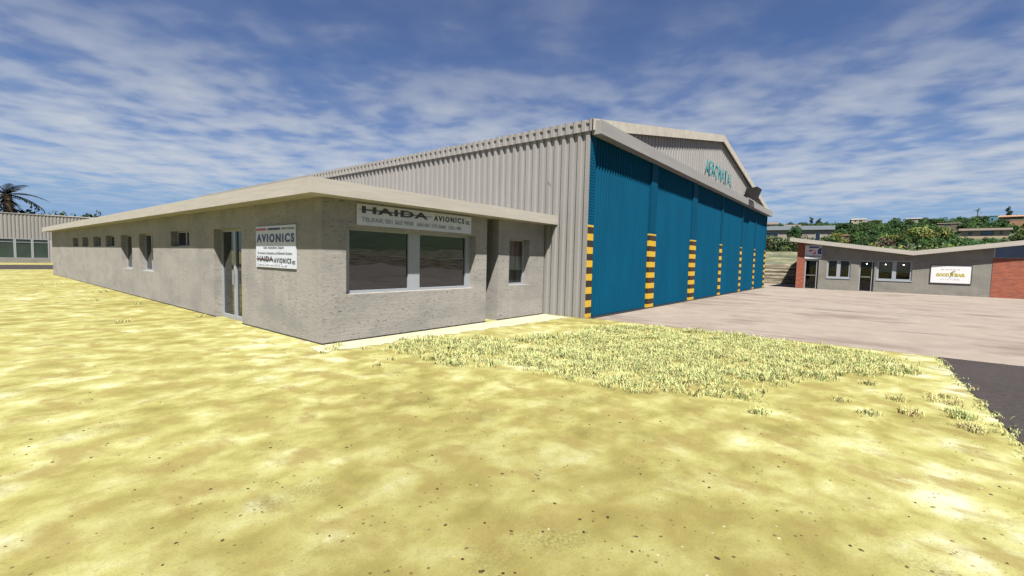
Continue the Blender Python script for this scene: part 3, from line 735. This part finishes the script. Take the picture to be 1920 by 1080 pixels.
for i in range(5):
    off = .05*i
    rows = []
    for z, o_ in ((zc_[i], 0), (zc_[i] + .03, -.05), ((zc_[i]+zc_[i+1])/2, -.07), (zc_[i+1] - .03, -.04), (zc_[i+1], .0)):
        rows.append([(47.45 + off + o_ + .05*noise.noise(Vector((y*.8, z*4, i))), y, z) for y in [-75 + .5*j for j in range(300)]])
    rw.grid(rows); rw.grid([[(47.45+off, y, zc_[i+1]) for y in (-75, 75)], [(48.2, y, zc_[i+1]) for y in (-75, 75)]])
tag(rw.build('retaining_wall', M['courses'], org=(47.5, 5, 0)), 'low weathered retaining wall of stacked pale courses beside the brick corner', 'wall')

# ================================================================== PLANTS
def crown(mb, c, rx, rz, nblob, nleaf, size, rnd, m=0, flat=.75):
    c = Vector(c)
    for b_ in range(nblob):
        while True:
            d = Vector((rnd.uniform(-1,1), rnd.uniform(-1,1), rnd.uniform(-.8,1)))
            if d.length < 1: break
        bc = c + Vector((d.x*rx*.72, d.y*rx*.72, d.z*rz*.72)); br = rx*rnd.uniform(.30,.52)
        for k in range(nleaf):
            n = Vector((rnd.gauss(0,1), rnd.gauss(0,1), rnd.gauss(0,1))).normalized()
            p = bc + Vector((n.x*br, n.y*br, n.z*br*flat))*rnd.uniform(.75,1.12)
            nn = (n + Vector((rnd.uniform(-.7,.7), rnd.uniform(-.7,.7), rnd.uniform(-.3,.9)))).normalized()
            a = nn.orthogonal().normalized(); a.rotate(Matrix.Rotation(rnd.uniform(0,6.28), 3, nn)); e = nn.cross(a)
            s_ = size*rnd.uniform(.6,1.3)
            mb.face([p - a*s_*.5, p - e*s_*.32, p + a*s_*.55, p + e*s_*.32], m)
def tree_mesh(name, h, r, leafm, rnd, nblob=11, nleaf=55, size=.55, trunk=.35, rz=None, flat=.75):
    mb = MB(); rz = rz or h*(1-trunk)*.5
    top = h*trunk + rz*.8
    mb.tube([(0,0,-.4), (rnd.uniform(-.1,.1),rnd.uniform(-.1,.1),h*trunk*.6), (rnd.uniform(-.2,.2),rnd.uniform(-.2,.2),top)], [h*.03, h*.022, h*.008], 6, 1)
    for k in range(4):
        a = rnd.uniform(0,6.28); mb.tube([(0,0,h*trunk*.7), (math.cos(a)*r*.35, math.sin(a)*r*.35, h*trunk+rz*.4), (math.cos(a)*r*.6, math.sin(a)*r*.6, h*trunk+rz*.9)], [h*.013,h*.009,h*.004], 5, 1, False)
    crown(mb, (0,0,h - rz), r, rz, nblob, nleaf, size, rnd, 0, flat)
    return mb.build(name, [leafm, M['bark']])
def palm_mesh(name, h, r, leafm, rnd, n=16, parent=None, trunk_r=.16, droop=.9, wid=.28, split=True):
    """trunk with arching feathered fronds"""
    t = MB(); pts = [(.15*math.sin(k*.5), 0, h*k/6) for k in range(7)]
    t.tube([(p[0], p[1], p[2] - (.3 if k == 0 else 0)) for k, p in enumerate(pts)], [trunk_r*(1.25 - .06*k) for k in range(7)], 8)
    f = MB(); base = Vector(pts[-1])
    for i in range(n):
        a = i*2.4 + rnd.uniform(-.3,.3); el = rnd.uniform(-.2, 1.25); ln = r*rnd.uniform(.8,1.15)
        d = Vector((math.cos(a)*math.cos(el), math.sin(a)*math.cos(el), math.sin(el)))
        side = Vector((-math.sin(a), math.cos(a), 0)); P = []
        for k in range(9):
            s_ = k/8; P.append(base + d*ln*s_ + Vector((0,0,-droop*ln*.5*s_**2.2)))
        for k in range(8):
            for q in (0, .5):
                s_ = (k+q)/8; p0 = P[k].lerp(P[k+1], q); p1 = P[k].lerp(P[k+1], min(1, q+.42))
                wv = wid*ln*(math.sin(math.pi*min(1, .12 + s_*.88))**.6)*rnd.uniform(.7,1.1)
                for sg_ in (-1, 1):
                    tip = (p0+p1)/2 + side*sg_*wv + (P[k+1]-P[k])*.7 + Vector((0,0,-.25*wv))
                    f.face([p0, p1, tip + (p1-p0)*.35, tip])
    return t, f
rt_ = random.Random(21)
LIB = {}
def lib(key, fn, n):
    LIB[key] = [fn(random.Random(hash_ + 17*i)) for i, hash_ in enumerate([len(key)*31]*n)]
    for o in LIB[key]: o['_free'] = 1
lib('dark', lambda r: tree_mesh('broadleaf_tree', 5.5, 2.9, M['leaf_dark'], r, 12, 60, .62), 4)
lib('mid', lambda r: tree_mesh('broadleaf_tree', 5.0, 2.9, M['leaf_mid'], r, 12, 60, .60), 4)
lib('light', lambda r: tree_mesh('broadleaf_tree', 4.6, 2.5, M['leaf_light'], r, 11, 50, .55), 3)
lib('emerald', lambda r: tree_mesh('shrub', 2.6, 2.2, M['leaf_emerald'], r, 10, 60, .45, .12), 3)
lib('grey', lambda r: tree_mesh('shrub', 2.6, 2.0, M['leaf_grey'], r, 10, 70, .34, .10), 3)
lib('brown', lambda r: tree_mesh('shrub', 2.4, 1.7, M['leaf_brown'], r, 8, 45, .40, .12), 2)
lib('low', lambda r: tree_mesh('shrub', 1.7, 1.9, M['leaf_mid'], r, 9, 50, .40, .08), 3)
lib('tall', lambda r: tree_mesh('conifer_tree', 8.5, 1.3, M['leaf_dark'], r, 14, 40, .5, .22, 3.3, 1.2), 2)
INFO = {
 'dark': ('dark green broadleaf tree in the wood covering the hillside', 'tree', 'dark green broadleaf trees on the hillside'),
 'mid': ('mid green broadleaf tree in the wood covering the hillside', 'tree', 'mid green broadleaf trees on the hillside'),
 'light': ('pale yellow-green tree standing out of the darker hillside wood', 'tree', 'pale yellow-green trees on the hillside'),
 'emerald': ('bright emerald shrub low on the hillside', 'shrub', 'emerald shrubs on the hillside'),
 'grey': ('grey-green rounded shrub on the lower hillside', 'shrub', 'grey-green shrubs on the lower hillside'),
 'brown': ('dry brown bush low on the hillside', 'shrub', 'dry brown bushes on the hillside'),
 'low': ('low spreading green shrub on the hillside', 'shrub', 'low green shrubs on the hillside'),
 'tall': ('tall narrow dark tree poking above the hill ridge', 'tree', 'tall narrow trees on the ridge')}
cnt = 0
def plant(key, az, r, s=1.0, sz=None, label=None, z=None, dz=0):
    global cnt
    src = rt_.choice(LIB[key])
    if src.get('_free'): o = src; o['_free'] = 0
    else: o = src.copy(); col.objects.link(o)
    x, y = r*math.cos(R(az)), r*math.sin(R(az))
    o.location = (x, y, (terr(x, y) if z is None else z) + dz); o.rotation_euler = (0, 0, rt_.uniform(0, 6.28)); o.scale = (s, s, sz or s*rt_.uniform(.85,1.15))
    lb, ct_, gr = INFO[key]; o['label'] = label or lb; o['category'] = ct_
    if label is None: o['group'] = gr
    elif 'group' in o: del o['group']
    cnt += 1; return o

# --- houses on the hill: thing > wall, roof, window
def house(name, label, az0, az1, r, hw, depth, mw_, mr, roof=.5, wins=(), over=.3, gable=False, z0=None, cat='house', flat_roof=False, winm=None):
    a0, a1 = R(az0), R(az1); am = (a0+a1)/2
    p0 = Vector((r*math.cos(a0), r*math.sin(a0), 0)); p1 = Vector((r*math.cos(a1), r*math.sin(a1), 0))
    u = (p1-p0); W = u.length; u.normalize(); n = Vector((math.cos(am), math.sin(am), 0))
    n = (n - u*n.dot(u)).normalized()
    c = (p0+p1)/2; zb = (terr(c.x, c.y) if z0 is None else z0)
    o = thing(name, label, cat, (c.x, c.y, zb))
    Q = lambda a, d, z: tuple(p0 + u*a + n*d + Vector((0,0,zb+z)))
    def hexa(mb, a0_, a1_, d0, d1, za, zb_):
        pts = [Q(a0_,d0,za),Q(a1_,d0,za),Q(a1_,d1,za),Q(a0_,d1,za)]; mb.prism(pts, (0,0,zb_-za))
    mb = MB(); hexa(mb, 0, W, 0, depth, -4.5, hw)
    mb.build('wall', mw_, o)
    mb = MB()
    if flat_roof:
        hexa(mb, -over, W+over, -over, depth+over, hw+.003, hw+roof)
    else:
        mb.prism([Q(-over,-over,hw-.1), Q(-over,depth/2,hw+roof), Q(-over,depth+over,hw-.1), Q(-over,depth+over,hw-.22), Q(-over,depth/2,hw+roof-.12), Q(-over,-over,hw-.22)], tuple(u*(W+2*over)))
        mb.prism([Q(.02,.02,hw), Q(.02,depth/2,hw+roof-.14), Q(.02,depth-.02,hw)], tuple(u*(W-.04)), 1)
    mb.build('roof', [mr, mw_], o)
    for a, b_, za, zb_ in wins:
        mb = MB(); hexa(mb, a*W, b_*W, -.05, .05, za, zb_); f_ = mb.build('window', winm or M['roofbrown'], o)
        mb = MB(); hexa(mb, a*W+.12, b_*W-.12, -.07, -.055, za+.12, zb_-.12); mb.build('pane', M['glass'], f_)
    return o
house('school_block', 'long pale block with blue-grey roof between hangar edge and trees', 14.0, 3.75, 130, 3.1, 9, M['render'], M['roofblue'], .95, [(.05,.16,.6,2.9),(.28,.38,.6,2.9),(.42,.535,.4,2.6),(.64,.70,.5,2.7),(.86,.905,.2,2.3)], .5, cat='building', z0=7.1, flat_roof=True, winm=M['alu'])
house('hillside_house', 'long single-storey house with brown pitched roof among shrubs on the slope', -5.75, -8.72, 172, 1.75, 6, m_plain('tan_wall', (.30,.23,.17), .9, .1), M['roofbrown'], .62, [(.16,.24,.5,1.3),(.42,.68,.3,1.45),(.80,.86,.5,1.3)], .5, z0=10.35)
house('hillside_house', 'small house with flat orange roof edge in the wood behind the butterfly roof', 3.25, 1.96, 150, 1.9, 5, M['roofbrown'], M['rooforange'], .32, [(.3,.6,.4,1.4)], .2, z0=7.95, flat_roof=True)
house('ridge_house', 'bright cream house on the ridge, leftmost pale roof above the butterfly roof', 2.2, 1.05, 322, 1.7, 7, M['cream'], M['cream'], .6, [(.2,.35,.4,1.3),(.6,.75,.4,1.3)], .2, z0=26.6)
house('ridge_house', 'tan house on the ridge just right of the bright cream one', .9, -.2, 322, 1.5, 7, m_plain('tan_wall2', (.34,.29,.21), .9, .1), M['roofbrown'], .5, [(.3,.5,.4,1.2)], .2, z0=26.0)
house('ridge_house', 'low grey-roofed house on the middle of the ridge', -2.0, -3.0, 318, 1.2, 7, M['cream'], M['roofgrey'], .7, [(.3,.6,.3,1.0)], .3, z0=26.3)
house('ridge_house', 'teal walled building on the right part of the ridge', -7.45, -8.02, 270, 2.4, 6, M['tealwall'], M['tealwall'], .25, [(.2,.4,.5,1.7)], .1, z0=21.1, flat_roof=True)
house('ridge_house', 'long house with orange roof at the right end of the ridge', -8.0, -11.5, 262, 1.9, 7, M['roofbrown'], M['rooforange'], .75, [(.55,.8,.4,1.4)], .3, z0=20.6)
house('garden_wall', 'pale garden wall below the orange roof on the ridge', -8.62, -11.5, 240, .5, .4, M['rooforange'], M['cream'], .12, [], .05, cat='wall', z0=18.9, flat_roof=True)
house('ridge_house', 'house with pinkish brown roof on the ridge beside the hangar corner', 10.5, 8.6, 260, 1.6, 7, m_plain('pink_wall', (.40,.31,.25), .9, .1), M['roofbrown'], 1.2, [(.4,.6,.3,1.2)], .3, z0=20.2)
house('ridge_house', 'brown roofed house on the ridge above the blue-grey roof', 8.0, 6.55, 255, 1.2, 7, M['roofbrown'], M['roofbrown'], 1.3, [(.4,.6,.2,1.0)], .3, z0=18.7)
house('hillside_house', 'house with thin pale roof line half hidden in the upper wood', -4.2, -5.7, 236, 1.0, 6, M['roofbrown'], M['cream'], .22, [(.3,.6,.3,.9)], .2, z0=17.6, flat_roof=True)
# clear sight lines: (az_lo, az_hi, r_max): only low plants before these
clear = [(3.6, 14, 128, 76), (-9.2, -5.3, 171, 76), (1.7, 3.5, 149, 76), (-11.5, -8.3, 240, 215), (-8.2,-7.3, 268, 240), (-5.8,-4.1,235,215)]
foot = [(3.2,14.5,128,142), (-9.3,-5.2,170,181), (1.6,3.6,148,158), (.7,2.5,319,332), (-.5,1.1,319,332), (-3.3,-1.7,316,328), (-8.3,-7.2,268,279), (-12,-7.7,260,272), (8.3,11,258,270), (6.3,8.3,253,265), (-5.9,-4,234,245), (-12,-8.4,238,242)]
def ok(az, r): return not any(a <= az <= b_ and c <= r <= d for a, b_, c, d in foot)
def lowz(az, r): return any(a <= az <= b_ and d <= r <= c for a, b_, c, d in clear)
# named trees near the gap
plant('grey', 9.0, 62, .72, .78, 'grey-green rounded bush beside the hangar corner, left of the gap')
plant('grey', 9.9, 60, .7, .75)
plant('grey', 7.25, 61, .66, .70, 'grey-green rounded bush against the brick corner, right of the gap')
plant('grey', 6.6, 62, .7, .75)
for az, r, s_, k in ((9.9,84,.36,'dark'),(9.1,92,.40,'dark'),(8.4,90,.36,'mid'),(7.8,86,.40,'mid'),(8.8,78,.32,'dark'),(6.4,84,.42,'dark')): plant(k, az, r, s_)
plant('dark', 7.05, 96, .45, .92, 'tall dark tree standing in front of the blue-grey roof')
plant('dark', 5.7, 98, .5, .46, 'dense dark tree right of the tall one, covering the block wall')
plant('dark', 5.1, 95, .4, .3); plant('mid', 4.0, 105, .55, .56, 'broad tree hiding the right end of the blue-grey roofed block'); plant('light', 3.4, 118, .65, .7); plant('light', 2.9, 108, .5, .5)
plant('brown', 0.0, 84, .75, .7); plant('brown', -.5, 86, .8, .9); plant('brown', .5, 83, .6, .6); plant('brown', -2.0, 84, .6, .5)
for az, r, s_ in ((-2.8,122,.75),(-3.3,126,.8),(-3.6,120,.7),(-4.7,124,.7),(-1.0,118,.6),(-.5,124,.6),(-1.5,126,.65),(1.4,118,.6),(-10,120,.7)): plant('light', az, r, s_)
for k in range(26): plant('emerald', rt_.uniform(-7.2,-4.3) if k < 18 else rt_.uniform(-3.8,-8.4), rt_.uniform(84,125), rt_.uniform(.4,.65), rt_.uniform(.35,.6))
for az, r, s_ in ((5.62,318,.85),(4.88,318,.85),(5.1,322,.6),(-8.56,300,.95),(2.25,326,.6),(-1.1,326,.5)): plant('tall', az, r, s_)
t, f = palm_mesh('palm_tree', 6.0, 2.3, None, random.Random(4), 14, None, .16, .9, .12)
def palm_at(x, y, z, s, label, fm, mk=None):
    o = thing('palm_tree', label, 'palm', (x, y, z)); o['_w'] = (0,0,0); 
    return o
x, y = 300*math.cos(R(-6.7)), 300*math.sin(R(-6.7))
po = thing('palm_tree', 'feathery palm rising above the ridge right of centre', 'palm', (x, y, terr(x, y)))
po['_w'] = (0., 0., 0.); t.build('trunk', M['bark'], po); f.build('crown', M['leaf_dark'], po)
# wood: individually planted trees, nearest largest
tries = 0
while cnt < 292 and tries < 4000:
    tries += 1
    az = rt_.uniform(-13, 11.5); r = 76 + 235*rt_.random()**1.15
    if not ok(az, r): continue
    q = rt_.random()
    if r < 92 or lowz(az, r): key = 'low' if q < .65 else ('emerald' if q < .75 and az < -3 else 'grey'); s_ = rt_.uniform(.35, .6)
    else:
        key = 'dark' if q < .45 else ('mid' if q < .88 else ('light' if r < 150 else 'dark')); s_ = rt_.uniform(.75, 1.15)*(.42 + .3*min(1, (r-80)/150))
    plant(key, az, r, s_)
# the closed canopy of the wood behind and between them
for o in [o for k in LIB for o in LIB[k] if o.get('_free')]: bpy.data.objects.remove(o)
wd = MB(); rn = random.Random(8); made = 0
while made < 1900:
    az = rn.uniform(-38, 24); r = 90 + 250*rn.random()**.8
    if not ok(az, r): continue
    low_ = lowz(az, r)
    x, y = r*math.cos(R(az)), r*math.sin(R(az)); s_ = rn.uniform(.8,1.3)*(.35 if low_ else 1)*(.40 + .28*min(1, (r-80)/150))
    crown(wd, (x, y, terr(x, y) + 2.0*s_), 2.9*s_, 2.0*s_, 6, 22, .9*s_, rn, 0 if rn.random() < .62 else 1)
    made += 1
tag(wd.build('woodland', [M['leaf_dark'], M['leaf_mid']]), kind='stuff'); 
# scrub along the foot of the hill
sb = MB(); 
for k in range(420):
    az = rn.uniform(-30, 14); r = rn.uniform(64, 92)
    if 7.2 < az < 9.2 and r < 78: continue
    x, y = r*math.cos(R(az)), r*math.sin(R(az)); s_ = rn.uniform(.5,1.0)
    crown(sb, (x, y, terr(x, y) + .4*s_), 1.3*s_, .9*s_, 4, 22, .34, rn, rn.choice((0,0,1,2)))
tag(sb.build('undergrowth', [M['leaf_mid'], M['leaf_light'], M['leaf_grey']]), kind='stuff')

# --- plants behind the left shed
po = thing('palm_tree', 'dark ragged palm with thick trunk rising behind the ribbed shed', 'palm', (4.7, 80.5, 0))
t, f = palm_mesh('palm_tree', 8.0, 3.3, None, random.Random(9), 19, None, .45, .75, .20)
t.v = [(v[0]+4.7, v[1]+80.5, v[2]) for v in t.v]; f.v = [(v[0]+4.7, v[1]+80.5, v[2]) for v in f.v]
rp = random.Random(2)
for k in range(60):   # old leaf bases hanging round the trunk
    a = rp.uniform(0, 6.28); z = rp.uniform(5.0, 7.9); p = Vector((4.7 + math.cos(a)*.4, 80.5 + math.sin(a)*.4, z)); d = Vector((math.cos(a), math.sin(a), -rp.uniform(.3,1.2)))*rp.uniform(.5,1.2); s_ = Vector((-math.sin(a), math.cos(a), 0))*.14
    f.face([p - s_, p + s_, p + d + s_*.4, p + d - s_*.4])
t.build('trunk', M['bark'], po); f.build('crown', M['frond'], po)
for x, y, s_, lb in ((5.6, 81.2, 1.0, 'dark leafy shrub at the foot of the ragged palm behind the shed'), (3.9, 81.4, .9, 'dark leafy shrub left of the ragged palm trunk behind the shed'), (10.9, 92.0, 1.42, 'small round green treetop above the shed roof'), (14.6, 99, 1.40, 'smaller green treetop above the shed roof beside the office roof tip')):
    o = rt_.choice(LIB['dark']).copy() if True else None
    col.objects.link(o); o.location = (x, y, .2 if y > 90 else 1.2); o.scale = ((s_*.42,)*2 if y > 90 else (s_*.75,)*2) + (s_,); o['label'] = lb; o['category'] = 'tree' if y > 90 else 'shrub'; o.name = 'broadleaf_tree' if y > 90 else 'shrub'
    if 'group' in o: del o['group']

# ================================================================== GRASS AND PEBBLES
def inside(p, poly):
    x, y = p; c = False
    for (x0, y0), (x1, y1) in zip(poly, poly[1:] + poly[:1]):
        if (y0 > y) != (y1 > y) and x < (x1-x0)*(y-y0)/(y1-y0) + x0: c = not c
    return c
gp = [(6.2,7.45),(4.95,6.9),(5.15,5.9),(5.0,5.1),(5.5,4.2),(5.55,3.1),(5.75,2.1),(6.15,1.3),(7.1,1.1),(7.9,.75),(9.2,.1),(9.7,-.6),(11.1,-.4),(11.75,.4),(11.78,3.1),(11.6,4.6),(10.4,5.5),(9.0,5.6),(7.4,5.7),(7.0,6.6)]
gr = MB(); rb_ = random.Random(13)
def tuft(x, y, s_, n, spread=.07):
    for k in range(n):
        a = rb_.uniform(0, 6.28); d = rb_.uniform(0, spread); bx, by = x + math.cos(a)*d, y + math.sin(a)*d
        h = s_*rb_.uniform(.5,1.15); l = h*rb_.uniform(.3,1.35); b2 = rb_.uniform(0, 6.28); wd_ = rb_.uniform(.003,.0065)
        dx, dy = math.cos(b2), math.sin(b2); sx_, sy_ = -dy*wd_, dx*wd_
        m1 = (bx + dx*l*.35, by + dy*l*.35, h*.62); tp = (bx + dx*l, by + dy*l, h*rb_.uniform(.65,1.0))
        i = len(gr.v); gr.v += [(bx-sx_, by-sy_, -.005), (bx+sx_, by+sy_, -.005), (m1[0]+sx_*.9, m1[1]+sy_*.9, m1[2]), (m1[0]-sx_*.9, m1[1]-sy_*.9, m1[2]), tp]
        gr.f += [(i, i+1, i+2, i+3), (i+3, i+2, i+4)]; gr.m += [0, 0]
def seg_d(p, a, b_):
    ax, ay = a; bx, by = b_; t = max(0, min(1, ((p[0]-ax)*(bx-ax) + (p[1]-ay)*(by-ay))/((bx-ax)**2 + (by-ay)**2)))
    return math.hypot(p[0]-ax-t*(bx-ax), p[1]-ay-t*(by-ay))
made = 0; tries = 0
while made < 8200 and tries < 160000:
    tries += 1
    x, y = rb_.uniform(4.4, 11.8), rb_.uniform(-.8, 7.6)
    dd_ = min(seg_d((x, y), gp[k], gp[k-1]) for k in range(len(gp)))
    if not inside((x, y), gp): dd_ = -dd_
    cl_ = noise.noise(Vector((x*1.5, y*1.5, 5))) + .7*noise.noise(Vector((x*4.5, y*4.5, 9)))
    pr_ = max(0, min(1, (dd_ + .14 + cl_*.38)/.75))*max(.0, min(1, .78 + cl_*1.1))
    if rb_.random() > pr_: continue
    tuft(x, y, rb_.uniform(.04,.09)*(1 + .75*cl_)*(1.5 if rb_.random() < .07 else 1), 10, .10); made += 1
for k in range(260):   # thin fringe along the broken asphalt edge
    x = 4.2 + 7.6*rb_.random()**1.4; yb = -1.30 + (x-4)/7.86*.28
    if noise.noise(Vector((x*1.7, 0, 2))) < -.12: continue
    tuft(x, yb + rb_.gauss(.02, .05), rb_.uniform(.025,.06), 5, .06)
tag(gr.build('grass', M['grass']), kind='stuff')
lone = [(8.0,-.80,.085,30,.3),(7.3,-.85,.085,30,.26),(6.75,-.88,.085,26,.24),(6.65,-.05,.07,14,.15),(7.0,.25,.07,9,.12),(8.3,.0,.07,12,.12),(6.95,-.42,.08,14,.18),(7.55,-.35,.075,14,.18),(5.75,.95,.08,14,.16),(3.75,24,.16,14,.5),(2.6,13.7,.09,10,.25),(4.1,13.6,.10,6,.2),(4.3,7.55,.10,12,.16),(4.5,7.7,.10,9,.1),(3.95,7.35,.06,4,.12),(4.75,7.2,.07,5,.2),(4.15,5.9,.09,7,.12),(4.5,6.1,.07,4,.1),(3.0,20,.12,8,.3),(3.6,18,.12,8,.3),(3.0,30,.18,10,.6)]
for x, y, s_, n, spd in lone:
    gr = MB()
    for k in range(max(2, n//2)):
        a = rb_.uniform(0, 6.28); d = spd*math.sqrt(rb_.random()); tuft(x + math.cos(a)*d*.8, y + math.sin(a)*d*.5, s_, 12, .08)
    near = y < -.3
    o = gr.build('grass_tuft', M['grass'], org=(x, y, 0))
    tag(o, 'lone pale grass tuft near the asphalt edge, apart from the big patch' if y < 1.5 else ('lone grass tuft on the sand by the office corner' if y < 9 else 'small dry grass tuft on the sand left of the long office wall'), 'grass tuft', 'lone tufts near the asphalt' if y < 1.5 else ('lone tufts at the office corner' if y < 9 else 'lone tufts on the left sand'))
pb = MB(); rq = random.Random(31)
ico = [Vector(v) for v in ((0,0,1),(.9,0,.3),(.25,.85,.3),(-.75,.5,.3),(-.75,-.5,.3),(.25,-.85,.3))]
for k in range(8000):
    d = .9 + 8.5*rq.random()**1.5; a = R(38.7 + rq.uniform(-52, 52) + 0)
    x, y = d*math.cos(a), d*math.sin(a)
    x, y = d*math.sin(R(90-38.7+rq.uniform(-52,52))), 0
    az_ = R(38.7 + rq.uniform(-50, 50)); x, y = d*math.cos(az_), d*math.sin(az_)
    if (x > 4.2 and y > 7.9) or (y < -1 ) or x > 11.8: continue
    if noise.noise(Vector((x*1.3, y*1.3, 1))) + rq.uniform(-.45,.35) < -.1: continue
    s_ = .003 + .012*rq.random()**5; ca, sa = math.cos(rq.uniform(0,6.28)), math.sin(rq.uniform(0,6.28)); ex = rq.uniform(.6,1.5)
    i = len(pb.v); th = rq.uniform(0, 6.28)
    for v in ico:
        vx, vy = v.x*s_*ex, v.y*s_; pb.v.append((x + vx*math.cos(th) - vy*math.sin(th), y + vx*math.sin(th) + vy*math.cos(th), v.z*s_*.7 - .002))
    for j in range(1, 6): pb.f.append((i, i+j, i+1+j % 5)); pb.m.append(0)
tag(pb.build('pebbles', M['pebble']), kind='stuff')

for o in bpy.data.objects:
    for k in ('_w', '_free'):
        if k in o: del o[k]
